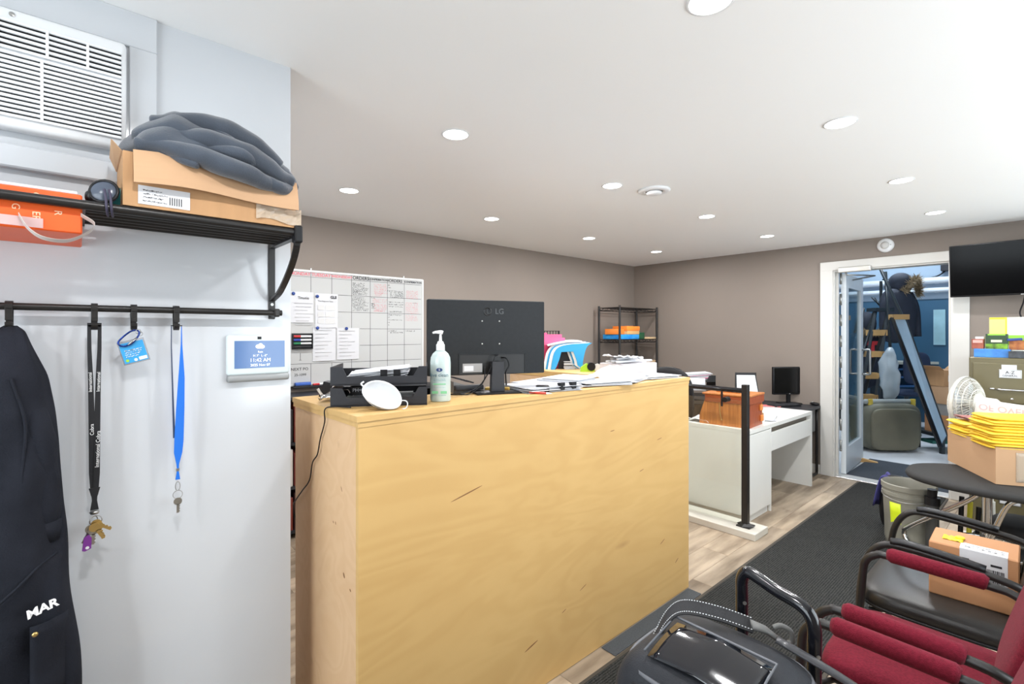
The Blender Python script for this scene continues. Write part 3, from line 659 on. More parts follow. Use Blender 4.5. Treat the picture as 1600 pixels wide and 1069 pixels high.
# sheets on the board
def sheet(name, label, y0, y1, z0, z1, build=None, m=PAPER):
    r = thing(name, label, 'paper', (WBX+.0145, 1.235+y0, 1.08+z0))
    w_, h_ = y1-y0, z1-z0
    b = nb(); surf(b, lambda u, v: (.002+.004*math.sin(PI*u)*(1-v), u*w_, v*h_), 8, 4, .0006); o = obj('page', b, m, r, 'auto')
    if build: build(r, w_, h_)
def pr(r, rows_, m_=GREYINK):
    global b
    b = nb()
    for (y, z, w, h) in rows_: box(b, .0065, .0071, y, y+w, z, z+h)
    obj('print', b, m_, r)
def s1(r, w, h):
    text('Tinutio', .03, INK, r, (.0068, w*.56, h*.8), yv, zv, 'heading'); pr(r, [(.03+(k % 2)*.01, h*.62-k*.028, .14-(k % 3)*.02, .005) for k in range(7)])
def s2(r, w, h):
    text('GLS', .03, INK, r, (.0068, w*.8, h*.9), yv, zv, 'heading', bold=.001); text('Your Response Team', .014, INK, r, (.0068, w*.45, h*.78), yv, zv, 'heading')
    pr(r, [(.02+c*.06, h*.52-k*.055, .05+c*.03, .042) for c in range(2) for k in range(3)], mat('grey print block', (205, 205, 204), .7))
def s3(r, w, h): pr(r, [(.02, h*.9-k*.03, w*.7-(k % 3)*.03, .004) for k in range(8)])
sheet('notice', 'plain notice under a blue magnet at top left of whiteboard', .008, .185, .5, .745, s1)
sheet('notice', 'notice with grey contact blocks pinned to the whiteboard', .2, .385, .455, .74, s2)
sheet('notice', 'dark edged form pinned low in the middle of the whiteboard', .18, .37, .19, .465, s3)
sheet('notice', 'lined list sheet pinned right of the dark edged form', .378, .57, .195, .46, s3)
b = nb(); box(b, 0, .001, 0, .19, .272, .275); box(b, 0, .001, .188, .19, 0, .275)
MAG = mat('blue magnet', (44, 70, 140), .25)
for y, z, lab in ((.03, .728, 'upper left corner of whiteboard'), (.215, .715, 'sheet with grey contact blocks'), (.217, .458, 'dark edged form'), (.458, .455, 'lined list sheet')):
    q = nb(); lathe(q, [(.001, 0), (.013, 0), (.0135, .004), (.011, .009), (.001, .0105)], 18, rot('Y', 90)); tag(obj('magnet', q, MAG, None, True, loc=(WBX+.0205, 1.235+y, 1.08+z)), 'round blue magnet on the '+lab, 'magnet', 'blue whiteboard magnets')
o = obj('edge_marks', b, GREYINK); o.location = (WBX+.021, 1.235+.18, 1.08+.19); tag(o, 'dark ruled border strip along the pinned form', 'paper')
t = thing('marker_holder', 'black magnetic marker holder on the left of the whiteboard', 'holder', (WBX+.0125, 1.255, 1.375))
b = nb(); box(b, 0, .006, 0, .155, -.005, .12); obj('back_plate', b, BLK, t)
for z in (0, .0275, .055, .0825): b = nb(); rbox(b, .006, .03, 0, .155, z-.002, z+.003, .001, 1); obj('ledge', b, BLK, t)
for y in (0, .15): b = nb(); box(b, .006, .026, y, y+.006, -.005, .12); obj('end_plate', b, BLK, t)
for k, (c, n_) in enumerate((((36, 36, 38), 'black'), ((36, 130, 84), 'green'), ((44, 70, 170), 'blue'), ((196, 44, 48), 'red'))):
    r = thing('marker', f'white dry erase marker with {n_} cap in the holder', 'marker', (WBX+.031, 1.263, 1.3785+.0095+k*.0275))
    b = nb(); cyl(b, (0, .05, .0), (0, .135, .0), .0085, n=12); obj('barrel', b, WPLAS if k else DPLAS, r, 'auto')
    b = nb(); cyl(b, (0, .0, 0), (0, .052, 0), .0092, .0095, n=12); obj('cap', b, mat(n_+' marker cap', c, .4), r, 'auto')
t = thing('eraser', 'blue felt eraser on the whiteboard tray', 'eraser', (WBX+.04, 1.33, 1.076))
b = nb(); rbox(b, -.02, .02, -.06, .06, .008, .032, .006, 2); obj('grip', b, mat('blue eraser', (60, 100, 184), .5), t, 'auto')
b = nb(); box(b, -.019, .019, -.058, .058, 0, .009); obj('felt', b, DPLAS, t)
t = thing('marker', 'red capped marker lying on the whiteboard tray', 'marker', (WBX+.04, 1.41, 1.085))
b = nb(); cyl(b, (0, .05, 0), (0, .13, 0), .008, n=12); obj('barrel', b, WPLAS, t, 'auto')
b = nb(); cyl(b, (0, 0, 0), (0, .05, 0), .009, n=12); obj('cap', b, MATS['red marker cap'], t, 'auto')
# dark bookcase under the whiteboard
t = thing('bookcase', 'dark open bookcase under the whiteboard', 'bookcase', (WBX, 1.0, 0))
b = nb(); box(b, .016, .03, .0, 1.5, .0, 1.03); obj('back_panel', b, BLK, t)
for y in (0, .74, 1.48): b = nb(); box(b, .03, .32, y, y+.02, 0, 1.03); obj('side_panel', b, DPLAS, t)
for z in (.04, .36, .68, 1.01): b = nb(); box(b, .03, .32, .02, 1.48, z, z+.02); obj('shelf', b, DPLAS, t)
for k in range(9):
    c = ((110, 40, 34), (38, 38, 40), (120, 52, 40), (60, 30, 30), (196, 192, 186))[k % 5]; z = (.7, .38, .06)[k // 3]
    y = 1.03+(k % 3)*.075
    b = nb(); rbox(b, WBX+.06, WBX+.31, y, y+.065, z, z+.27-(k % 2)*.03, .003, 1)
    tag(obj('binder', b, mat(f'binder cover {k%5}', c, .5)), f"{('dark red','black','rust','maroon','pale')[k%5]} binder, number {k%3+1} from the white wall on the {('upper','middle','bottom')[k//3]} bookcase shelf", 'binder', 'binders in the dark bookcase')
# ================================================================ plywood counter
CF, C0, C1, CZ = -1.463, .656, 2.69, 1.238
t = thing('plywood_counter', 'tall raw plywood reception counter with ledge top', 'counter', (CF, C0, 0))
Ln = C1-C0
b = nb(); box(b, -.018, 0, 0, Ln, 0.003, CZ-.036); obj('front_panel', b, PLY, t)
b = nb(); box(b, -.31, -.0185, 0, .018, .003, CZ-.036); obj('end_panel', b, PLYE, t)
b = nb(); box(b, -.604, -.311, .004, .022, .003, CZ-.036); obj('end_panel', b, PLYE, t)
b = nb(); box(b, -1.25, -.0185, Ln-.018, Ln, .003, CZ-.036); obj('end_panel', b, PLYE, t)
b = nb(); box(b, -.31, -.292, .33, Ln-.3, .003, CZ-.036); obj('inner_panel', b, PLYE, t)
b = nb(); box(b, -.604, -.31, .33, .348, .003, CZ-.036); obj('inner_panel', b, PLYE, t)
b = nb(); box(b, -1.25, -.31, Ln-.3, Ln-.282, .003, CZ-.036); obj('inner_panel', b, PLYE, t)
for z0, z1, e in ((CZ-.036, CZ-.0185, .002), (CZ-.018, CZ, .006)):
    b = nb(); prism(b, [(e, -e, z0), (e, Ln+e, z0), (-1.26, Ln+e, z0), (-1.26, Ln-.305, z0), (-.32, Ln-.305, z0), (-.32, .36, z0), (-.61, .36, z0), (-.61, -e, z0)], (0, 0, z1-z0)); obj('top_board', b, PLY, t)
b = nb(); prism(b, [(-.31, .02, .003), (-.02, .02, .003), (-.02, .3, .003), (-.31, .3, .003)], (0, 0, .02)); obj('bottom_board', b, PLYE, t)
# knots and dark streaks in the plywood
KN = mat('dark knot', (128, 88, 50), .6)
for (y, z, w_, h_, a) in ((.42, .905, .15, .005, 12), (1.08, .33, .05, .004, 20), (.95, .27, .03, .004, 18), (1.55, .78, .04, .004, 10), (1.75, .35, .05, .005, 22), (1.72, .92, .05, .004, 8), (1.3, 1.02, .035, .004, 4), (.75, .2, .08, .006, 14), (1.9, .2, .04, .006, 30)):
    b = nb(); lathe(b, [(.0005, 0), (1, 0), (.0005, .0004)], 14, Matrix.Translation((.0003, y, z)) @ rot('X', a) @ Matrix.Diagonal((1, w_/2, h_/2, 1)) @ rot('Y', 90)); obj('knot', b, KN, t)
for (x_, z, w_, h_, a) in ((-.13, .98, .02, .005, 60), (-.2, .85, .01, .006, 40), (-.18, .852, .012, .006, 60), (-.11, .7, .02, .012, 50), (-.06, .67, .012, .008, 20)):
    b = nb(); lathe(b, [(.0005, 0), (1, 0), (.0005, .0004)], 12, Matrix.Translation((x_, -.0003, z)) @ rot('Y', a) @ Matrix.Diagonal((w_/2, 1, h_/2, 1)) @ rot('X', 90)); obj('knot', b, KN, t)
b = nb(); tube(b, crv([(-1.62, .7, CZ+.006), (-1.69, .664, CZ+.004), (-1.703, .642, CZ-.005), (-1.71, .644, CZ-.05), (-1.76, .647, 1.12), (-1.79, .648, 1.06), (-1.84, .648, 1.02), (-1.87, .648, .95), (-1.95, .648, .89), (-2.03, .648, .83), (-2.09, .66, .78), (-2.12, .7, .6)], 5), .0025, 6)
tag(obj('power_cord', b, BLK, None, True), 'thin black cord trailing down the plywood end panel', 'cord')
# ---- letter tray
ang = math.atan2(.286, .176)
t = thing('letter_tray', 'black two tier letter tray at left end of counter', 'tray', (-1.706, .662, CZ), ang)
TW, TD = .335, .25
for z in (0, .075):
    b = nb(); box(b, 0, TW, .0, TD, z+.002, z+.006); obj('tray_floor', b, DPLAS, t)
    fr = [(0, .0, z), (TW, 0, z), (TW, 0, z+.066), (TW-.03, 0, z+.066), (TW-.05, 0, z+.032), (.055, 0, z+.032), (.04, 0, z+.066), (0, 0, z+.066)]
    b = nb(); prism(b, fr, (0, .004, 0)); obj('front_wall', b, DPLAS, t)
    for x in (0, TW-.004): b = nb(); box(b, x, x+.004, .004, TD, z, z+.066); obj('side_wall', b, DPLAS, t)
    b = nb(); box(b, .004, TW-.004, TD-.004, TD, z, z+.045); obj('back_wall', b, DPLAS, t)
def MZ(root, p): return Matrix.Translation(root.location) @ Matrix.Rotation(root.rotation_euler.z, 4, 'Z') @ V(p)
def paper_pile(name, label, loc, rz, w, d, n, th=.0012, spread=.012, tilt=0, clip=False, mats=(PAPER, PAPER2, PAPER), curl=.01):
    r = thing(name, label, 'papers', loc, rz)
    zz = .001
    for k in range(n):
        dx, dy, a = random.uniform(-spread, spread), random.uniform(-spread, spread), random.uniform(-.12, .12)*spread/.012
        ca, sa = math.cos(a), math.sin(a); cu = random.uniform(0, curl); ph = random.uniform(0, 6); gap = th+random.uniform(0, th*1.2)
        def sh(u, v, dx=dx, dy=dy, zz=zz, cu=cu, ph=ph):
            x_, y_ = (u-.5)*w, (v-.5)*d
            return (dx+x_*ca-y_*sa, dy+x_*sa+y_*ca, zz+cu*max(0, abs(u-.5)*2-.5)**2+cu*.25*(1+math.sin(u*5+ph))*v+tilt*(u))
        b = nb(); surf(b, sh, 8, 4, th); obj('sheet', b, mats[k % len(mats)], r, 'auto'); zz += gap
    if clip:
        for x_ in (.1*w, .32*w):
            b = nb(); prism(b, [(x_-.012, -d/2-.012, zz*.3), (x_-.012, -d/2-.014, zz+.012), (x_-.012, -d/2+.012, zz+.01), (x_-.012, -d/2+.012, zz+.004)], (.024, 0, 0)); obj('binder_clip', b, BLK, r)
    return r
paper_pile('document_stack', 'clipped white documents filling the upper letter tray', MZ(t, (.16, .125, .082)), ang, .21, .2, 8, .0022, .008, .022, True)
paper_pile('document_stack', 'loose white papers in the lower letter tray', MZ(t, (.17, .125, .0075)), ang, .24, .2, 6, .0018, .01, .0)
p = MZ(t, (.09, .075, .034)); q = thing('small_box', 'small black printed box inside the lower letter tray', 'box', p, ang)
b = nb(); rbox(b, -.032, .032, -.02, .02, 0, .032, .003, 1); o = obj('carton', b, BLK, q); text('PH+G', .018, PAPER2, o, (0, -.0205, .018), (1, 0, 0), (0, 0, 1))
# ---- dust mask
t = thing('dust_mask', 'white cupped dust mask leaning on the letter tray', 'mask', (-1.571, .795, CZ), ang)
MASK = mat('white mask felt', (206, 208, 210), .85, bump=.15, bscale=200)
b = nb()
def msk(u, v):
    a = 2*PI*u; rr = v; r_ = .058*math.sin(rr*PI/2); zz = .045*math.cos(rr*PI/2)
    return (r_*math.cos(a)*1.15, r_*math.sin(a)*.85, zz+.004*math.cos(2*a)*rr)
MM = Matrix.Translation((.0, -.035, .05)) @ rot('Y', 26) @ rot('X', 46) @ rot('X', 180)
t_ = nb(); surf(t_, msk, 28, 10); bmesh.ops.remove_doubles(t_, verts=t_.verts[:], dist=.0004); merge(b, t_, MM)
obj('cup', b, MASK, t, True, 1).modifiers.new('th', 'SOLIDIFY').thickness = .0015
b = nb()
tube(b, [MM @ V((.058*math.cos(a)*1.17, .058*math.sin(a)*.87, .004*math.cos(2*a))) for a in [2*PI*i/28 for i in range(28)]], .003, 6, closed=True); obj('rim', b, MASK, t, True)
b = nb(); t_ = nb(); sq(t_, (.0, .048, .004), (.018, .006, .002), .8); merge(b, t_, MM); obj('nose_clip', b, STEEL, t, True)
b = nb(); tube(b, crv([(.06, -.04, .03), (.078, -.05, .03), (.085, -.052, .02), (.08, -.055, .006), (.068, -.058, .003)], 5), .0018, 6); obj('elastic_band', b, MASK, t, True)
b = nb(); tube(b, crv([(-.06, -.03, .077), (-.07, -.03, .088), (-.062, -.025, .095)], 4), .003, 6); obj('strap_tab', b, MASK, t, True)
# ---- wedge holder and crumpled wrappers at the far left of the counter
t = thing('desk_holder', 'dark wedge shaped desk holder behind the letter tray', 'holder', (-1.99, .775, CZ), TH)
b = nb(); prism(b, [(-.05, 0, 0), (.0, 0, 0), (.075, 0, .035), (.01, 0, .055), (-.03, 0, .062)], (0, .05, 0)); obj('wedge', b, DPLAS, t)
b = nb(); t_ = nb(); box(t_, -.006, .006, -.002, .002, 0, .05); merge(b, t_, Matrix.Translation((.0, -.004, .002)) @ rot('Y', 20)); obj('white_tab', b, WPLAS, t)
b = nb(); t_ = nb(); box(t_, -.005, .005, -.002, .002, 0, .04); merge(b, t_, Matrix.Translation((-.03, -.004, .0)) @ rot('Y', -35)); obj('white_tab', b, WPLAS, t)
b = nb(); surf(b, lambda u, v: ((u-.5)*.13, (v-.5)*.1, .012+.022*noise.noise(V((u*5, v*5, 2)))+.02*math.sin(PI*u)*math.sin(PI*v)), 14, 12, .001); tag(obj('plastic_wrapper', b, glass_mat('clear wrapper', (226, 228, 230), 1.5, .15), None, True, loc=(-1.86, .76, CZ+.004), rz=TH), 'crumpled clear wrapper beside the wedge holder', 'wrapper')
# ---- sanitizer bottle
t = thing('pump_bottle', 'tall clear hand sanitizer pump bottle on the counter edge', 'bottle', (-1.58, 1.037, CZ), TH)
BOT = mat('clear green gel bottle', (214, 232, 226), .12, trans=.35, rgb2=(222, 234, 234), scale=3)
pf = [(.001, .002), (.036, .002), (.039, .006), (.039, .15), (.037, .168), (.03, .182), (.02, .191), (.015, .195), (.015, .2)]
b = nb(); lathe(b, pf, 30, Matrix.Diagonal((1, .72, 1, 1))); obj('bottle', b, BOT, t, 'auto')
b = nb(); lathe(b, [(.001, .195), (.0165, .195), (.0165, .216), (.013, .22), (.011, .228), (.006, .23), (.004, .256), (.001, .256)], 20); pb = obj('pump_collar', b, WPLAS, t, 'auto')
b = nb(); tube(b, [(.009, 0, .262), (.0, 0, .264), (-.018, 0, .264), (-.03, 0, .261)], [.007, .0075, .005, .0035], 8); obj('pump_nozzle', b, WPLAS, pb, True)
yf_ = -.0288
text('live clean', .0185, mat('teal print', (50, 92, 112), .5), t, (.0, yf_, .102), (1, 0, 0), (0, 0, 1))
b = nb(); lathe(b, [(.0005, 0), (.012, 0), (.012, .0006), (.0005, .0006)], 20, Matrix.Translation((0, yf_, .122)) @ rot('X', 90) @ Matrix.Diagonal((1, .6, 1, 1))); em = obj('emblem', b, mat('navy print', (32, 60, 110), .5), t); text('S', .012, WHT, em, (0, yf_-.001, .122), (1, 0, 0), (0, 0, 1))
b = nb(); box(b, -.024, .024, yf_-.0004, yf_, .066, .0705); box(b, -.028, .028, yf_+.001, yf_+.0015, .032, .042); obj('green_band', b, mat('green band', (120, 188, 140), .5), t)
b = nb()
for z in (.08, .085, .054, .024): scrib(b, (-.022, yf_-.0003+.001, z), (1, 0, 0), (0, 0, 1), .044, .0035, 1.2, .0007)
obj('fine_print', b, mat('pale teal print', (110, 160, 165), .5), t)
# ---- monitor on the counter (seen from behind)
ml, mr_ = V((-1.792, 1.10)), V((-1.60, 1.602)); mang = math.atan2(mr_.y-ml.y, mr_.x-ml.x)
t = thing('monitor', 'large black flat monitor seen from behind on the counter', 'monitor', ((ml.x+mr_.x)/2+.02, (ml.y+mr_.y)/2, CZ), mang)
MB = mat('dark charcoal monitor back', (44, 46, 48), .55, var=.12, scale=60, spec=.12)
z0, z1 = .078, .405; hw = .27
b = nb(); rbox(b, -hw, hw, .0, .03, z0, z1, .006, 3); bk = obj('back_shell', b, MB, t, 'auto')
b = nb(); box(b, -hw+.006, hw-.006, .03, .0315, z0+.012, z1-.006); obj('screen', b, BLK, t)
b = nb(); box(b, -.13, .17, -.0005, .0005, z0+.004, z0+.09); obj('port_recess', b, mat('recess black', (16, 16, 17), .5), t)
b = nb()
for x0, x1, y0_, y1_ in ((-.132, .172, z0+.088, z0+.094), (-.136, -.13, z0+.004, z0+.094), (.17, .176, z0+.004, z0+.094)): box(b, x0, x1, -.003, .001, y0_, y1_)
obj('recess_lip', b, MB, t)
b = nb(); box(b, -.118, -.03, -.0012, -.0005, z0+.012, z0+.05); lb = obj('rating_label', b, mat('silver label', (150, 150, 150), .5), t)
b = nb(); box(b, -.112, -.07, -.0018, -.0012, z0+.018, z0+.04); obj('label_white', b, PAPER, lb)
text('LG', .034, mat('light logo', (26, 26, 28), .3), t, (.05, -.001, z1-.05), (1, 0, 0), (0, 0, 1), 'logo', bold=.0009)
b = nb(); tube(b, [V((-.006, -.001, z1-.05))+V((math.cos(a)*.0165, 0, math.sin(a)*.0165)) for a in [2*PI*i/24 for i in range(24)]], .0022, 6, closed=True); box(b, -.008, -.0055, -.0015, 0, z1-.058, z1-.042); box(b, -.008, .004, -.0015, 0, z1-.0595, z1-.057); lathe(b, [(.0003, 0), (.0025, 0), (.0003, .001)], 8, Matrix.Translation((-.013, -.001, z1-.043)) @ rot('X', 90)); obj('logo_emblem', b, MATS['light logo'], t)
for x in (-.03, .05):
    for z in (z0+.135, z0+.235): b = nb(); lathe(b, [(.0005, 0), (.0035, 0), (.0005, .0015)], 10, Matrix.Translation((x, -.0005, z)) @ rot('X', 90)); obj('screw', b, STEEL, t)
b = nb(); prism(b, [(-.0, -.012, .006), (.06, -.012, .006), (.056, -.012, z0+.058), (.004, -.012, z0+.058)], (0, -.03, 0)); obj('stand_neck', b, DPLAS, t)
b = nb(); rbox(b, -.08, .145, -.09, .1, 0, .009, .004, 2); obj('stand_base', b, BLK, t, 'auto')
b = nb(); tube(b, crv([(.06, -.004, z0+.075), (.075, -.025, z0+.07), (.085, -.03, z0+.04), (.07, -.028, z0+.01), (.075, -.02, -.0+.03)], 5), .0035, 6); tube(b, crv([(.04, -.004, z0+.085), (.02, -.03, z0+.08), (.0, -.03, z0+.03), (-.05, -.02, .03), (-.13, -.05, .006), (-.2, -.03, .004)], 5), .003, 6); tube(b, crv([(-.02, -.004, z0+.04), (-.03, -.02, .05), (-.1, -.06, .006), (-.16, -.05, .004)], 5), .0025, 6)
obj('cable', b, BLK, t, True)
# ================================================================ rest of the counter top
t = thing('flat_pack', 'small flat yellow pack lying under the monitor', 'box', L(-.06, 2.16, CZ), TH)
b = nb(); rbox(b, -.06, .05, 0, .03, 0, .02, .003, 1); obj('pack', b, mat('ochre pack', (196, 160, 74), .5, var=.1), t)
b = nb(); box(b, -.02, .045, -.0006, 0, .004, .016); obj('pack_label', b, mat('dark ochre', (150, 112, 40), .5), t)
t = thing('desk_phone', 'grey desk phone lying behind the pump bottle', 'phone', L(-.2, 2.14, CZ), TH+.5)
b = nb(); prism(b, [(-.06, 0, 0), (.07, 0, 0), (.07, 0, .012), (-.06, 0, .05)], (0, .12, 0)); ph = obj('base', b, mat('mid grey plastic', (120, 118, 116), .5, var=.2, scale=40), t)
Mb = rot('Y', 16.5)
b = nb()
for i in range(4):
    for j in range(3): box(b, -.05+i*.022, -.034+i*.022, .02+j*.03, .042+j*.03, .047, .053, Mb)
obj('key_pad', b, DPLAS, ph)
b = nb(); rbox(b, -.062, .072, -.03, -.002, .012, .035, .006, 2); obj('handset', b, DPLAS, t, 'auto')
b = nb(); rbox(b, -.03, .03, -.02, .02, 0, .03, .006, 2); tag(obj('pouch', b, BLK, None, 'auto', loc=L(.135, 2.16, CZ), rz=TH), 'small black pouch right of the monitor stand', 'pouch')
t = thing('pen', 'red pen lying right of the monitor stand', 'pen', L(.12, 2.08, CZ+.006), TH-.5)
b = nb(); cyl(b, (-.05, 0, 0), (.03, 0, 0), .005, n=10); obj('barrel', b, mat('red pen', (200, 70, 60), .4), t, 'auto')
b = nb(); cyl(b, (.03, 0, 0), (.055, 0, 0), .0052, .001, n=10); obj('tip', b, WPLAS, t, 'auto')
AY = PI/2
paper_pile('paper_pile', 'low pile of loose white documents nearest the monitor', (-1.6, 1.6, CZ), AY-.15, .3, .22, 8, .002, .022, 0, True)
paper_pile('paper_pile', 'thick catalogue pile with grey cover on the counter', (-1.66, 1.85, CZ), AY+.35, .25, .2, 6, .005, .014, 0, False, (PAPER2, PAPER), .004)
paper_pile('paper_pile', 'spread of white forms in the middle of the counter ledge', (-1.57, 1.98, CZ), AY-.3, .3, .18, 6, .002, .025)
paper_pile('paper_pile', 'stapled drawings lying before the crumpled sheets', (-1.58, 2.22, CZ), AY+.2, .28, .16, 6, .0025, .02, 0, False, (PAPER, PAPER2), .016)
paper_pile('paper_pile', 'flat white sheets at the right end of the counter', (-1.62, 2.52, CZ), AY-.1, .28, .22, 5, .002, .02, 0, False, (PAPER, PAPER), .006)
paper_pile('paper_pile', 'dark edged folder set lying under the catalogues', (-1.74, 1.72, CZ), AY+.2, .26, .14, 4, .004, .012, 0, False, (DPLAS, PAPER2), .002)
b = nb()
for i, (y0, hh) in enumerate(((2.28, .03),)):
    surf(b, lambda u, v: (-1.80+v*.24+.02*noise.noise(V((u*4, v*4, 7))), 2.16+u*.3, CZ+.012+.06*math.sin(PI*min(1, u*1.1))**1.3*math.sin(PI*min(1, .15+v*.85))+.02*noise.noise(V((u*7, v*7, 1)))), 22, 18, .001)
tag(obj('crumpled_paper', b, PAPER, None, True), 'crumpled white sheets heaped on the counter near its right end', 'paper')
t = thing('drawing_box', 'white carton with rolled drawings at the far end of counter', 'box', (-1.86, 2.545, CZ), AY-.08)
b = nb(); rbox(b, -.06, .26, -.1, .1, 0, .07, .003, 1); obj('carton', b, mat('off white carton', (204, 200, 204), .6, var=.05), t)
for k, (y, z, m_) in enumerate(((-.06, .082, PAPER), (-.01, .084, PAPER2), (.04, .081, PAPER), (-.035, .1, PAPER), (.02, .1, PAPER2))):
    b = nb(); P = [(-.08+.01*k, y, z), (.1, y+.015, z+.002), (.29-.02*k, y+.03, z-.002)]; tube(b, P, .011, 10, flat=.7); obj('drawing_roll', b, m_, t, True)
b = nb(); surf(b, lambda u, v: (-.08+u*.2, -.1+v*.16, .105+.02*noise.noise(V((u*6, v*5, 4)))+.012*(1-u)), 12, 8, .001); obj('loose_sheet', b, PAPER, t, True)
# pink files, blue riser, green tape dispenser on the right-hand return
t = thing('file_rack', 'dark mesh file rack standing behind the pink folders', 'file rack', L(.28, 3.66, CZ), TH)
b = nb(); box(b, -.1, .075, .0, .12, 0, .006); obj('base', b, BMET, t)
for y in (0.01, .06, .11):
    b = nb(); tube(b, [(-.1, y, .006), (-.1, y, .275), (.075, y, .275), (.075, y, .006)], .004, 6)
    for k in range(8): cyl(b, (-.1+.022*k, y, .006), (-.1+.022*k, y, .275), .0015, n=5)
    obj('divider', b, BMET, t)
PINK = mat('pink card folder', (226, 96, 140), .6, var=.06); DPINK = mat('crimson card folder', (176, 36, 82), .6)
for k, (x0, x1, y, h_, m_, lab) in enumerate(((-.09, .12, .0, .225, PINK, 'pale pink tabbed folder in front of the file rack'), (-.1, .1, .03, .25, PINK, 'taller pink folder leaning in the file rack'), (-.1, .03, -.04, .16, DPINK, 'crimson folder standing beside the monitor'))):
    r = thing('folder', lab, 'folder', L(.27, 3.6+y, CZ), TH)
    b = nb(); box(b, x0, x1, 0, .004, 0, h_); obj('card', b, m_, r)
    b = nb(); box(b, x0+.012, x0+.09, 0, .003, h_, h_+.012); obj('tab', b, m_, r)
BLU = mat('sky blue plastic', (46, 150, 206), .4)
t = thing('desk_riser', 'blue and white curved arch shaped sheets beside the pink folders', 'organiser', L(.405, 3.47, CZ), TH)
def arch(off, yy, m_, s=1.0, nm='arch_sheet'):
    out = crv([(-.13, 0, 0), (-.12, 0, .06), (-.105, 0, .12), (-.07, 0, .16), (0, 0, .178), (.09, 0, .185), (.165, 0, .19)], 4)+crv([(.165, 0, .19), (.13, 0, .165), (.112, 0, .12), (.1, 0, .06), (.095, 0, .005)], 4)[1:]
    inn = [V((.06, 0, .03)), V((.055, 0, .06)), V((.03, 0, .128)), V((-.055, 0, .125)), V((-.068, 0, .075)), V((-.085, 0, .03)), V((-.1, 0, .0))]
    b = nb(); prism(b, [(p.x*s+off, yy, p.z*s) for p in out+inn], (0, .006, 0)); obj(nm, b, m_, t)
arch(.0, 0, BLU); arch(-.018, .012, WPLAS, 1.02); arch(-.03, .024, BLU, 1.03); arch(-.045, .036, WPLAS, 1.05)
b = nb(); surf(b, lambda u, v: (-.15+u*.26, .02+v*.16, .168+.03*math.sin(PI*u*.7)+.012*v), 14, 4, .003); obj('curved_top', b, PAPER, t, True)
b = nb(); box(b, -.07, .06, .06, .066, 0, .13); obj('dark_back', b, DPLAS, t)
paper_pile('booklet_stack', 'small printed booklets under the blue arch', L(.42, 3.52, CZ), TH, .09, .05, 8, .005, .004, 0, False, (PAPER2, PAPER), 0)
t = thing('tape_dispenser', 'lime green tape dispenser on the counter return', 'tape dispenser', L(.51, 3.28, CZ), TH)
LIME = mat('lime green plastic', (152, 196, 36), .4)
b = nb(); prism(b, [(-.05, 0, 0), (.045, 0, 0), (.045, 0, .018), (.02, 0, .05), (-.01, 0, .055), (-.045, 0, .03)], (0, .035, 0)); obj('body', b, LIME, t)
b = nb(); cyl(b, (.022, -.004, .034), (.022, .039, .034), .028, n=20); obj('tape_roll', b, BLK, t, 'auto')
b = nb(); cyl(b, (.06, .0, .026), (.06, .03, .026), .026, n=18); tag(obj('tape_roll', b, mat('clear tape roll', (205, 208, 206), .3), None, 'auto', loc=L(.52, 3.29, CZ), rz=TH), 'clear tape roll beside the lime dispenser', 'tape')
# ================================================================ wire shelf in the corner
t = thing('wire_shelf', 'black wire shelving unit in the corner of the taupe walls', 'shelf', (-3.95, 5.0, 0))
SX, SY = .32, .83
for x in (0, SX):
    for y in (0, SY): b = nb(); cyl(b, (x, y, 0), (x, y, 1.84), .0145, n=10); obj('post', b, BMET, t, 'auto')
for z in (.15, .6, 1.0, 1.41, 1.815):
    b = nb()
    for dz in (0, -.035):
        for p, q in (((0, 0), (SX, 0)), ((0, SY), (SX, SY)), ((0, 0), (0, SY)), ((SX, 0), (SX, SY))): cyl(b, (*p, z+dz), (*q, z+dz), .0045, n=6)
    for p, q in (((0, 0), (SX, 0)), ((0, SY), (SX, SY)), ((0, 0), (0, SY)), ((SX, 0), (SX, SY))):
        n_ = 20 if abs(q[1]-p[1]) > .5 else 8; P = [V((p[0]+(q[0]-p[0])*k/n_, p[1]+(q[1]-p[1])*k/n_, z-(.035 if k % 2 else 0))) for k in range(n_+1)]; tube(b, P, .0028, 5)
    for k in range(1, 27): cyl(b, (0, k*SY/27, z+.003), (SX, k*SY/27, z+.003), .0022, n=5)
    obj('wire_deck', b, BMET, t)
def crate(name, label, c, s, m_, lid=None, rz=0, cat='box'):
    r = thing(name, label, cat, c, rz)
    b = nb(); rbox(b, -s[0]/2, s[0]/2, -s[1]/2, s[1]/2, 0, s[2], .006, 2); obj('carton', b, m_, r, 'auto')
    if lid:
        b = nb(); rbox(b, -s[0]/2-.004, s[0]/2+.004, -s[1]/2-.004, s[1]/2+.004, s[2]*.45, s[2]+.006, .006, 2); obj('lid', b, lid, r, 'auto')
        b = nb(); box(b, s[0]*.1, s[0]*.4, -s[1]*.3, s[1]*.3, s[2]+.006, s[2]+.008); obj('slot', b, mat('dark red slot', (110, 46, 34), .5), r)
    return r
ORA = mat('bright orange carton', (246, 140, 52), .5, var=.08)
SHZ = 1.418
crate('blue_tray', 'flat blue carton on the corner shelf under orange boxes', (-3.79, 5.25, SHZ), (.28, .4, .06), mat('azure carton', (24, 132, 220), .4, rgb2=(60, 170, 240), scale=12))
crate('orange_box', 'orange lidded box resting on the blue carton', (-3.76, 5.32, SHZ+.06), (.22, .27, .1), mat('tan carton', (226, 178, 116), .6), ORA)
crate('orange_box', 'smaller tilted orange box at the shelf front', (-3.78, 5.1, SHZ+.06), (.2, .15, .07), ORA, None, .2)
crate('green_box', 'dark green box beside the orange boxes', (-3.76, 5.55, SHZ), (.16, .14, .085), mat('dark green carton', (34, 92, 60), .5, var=.2, scale=20))
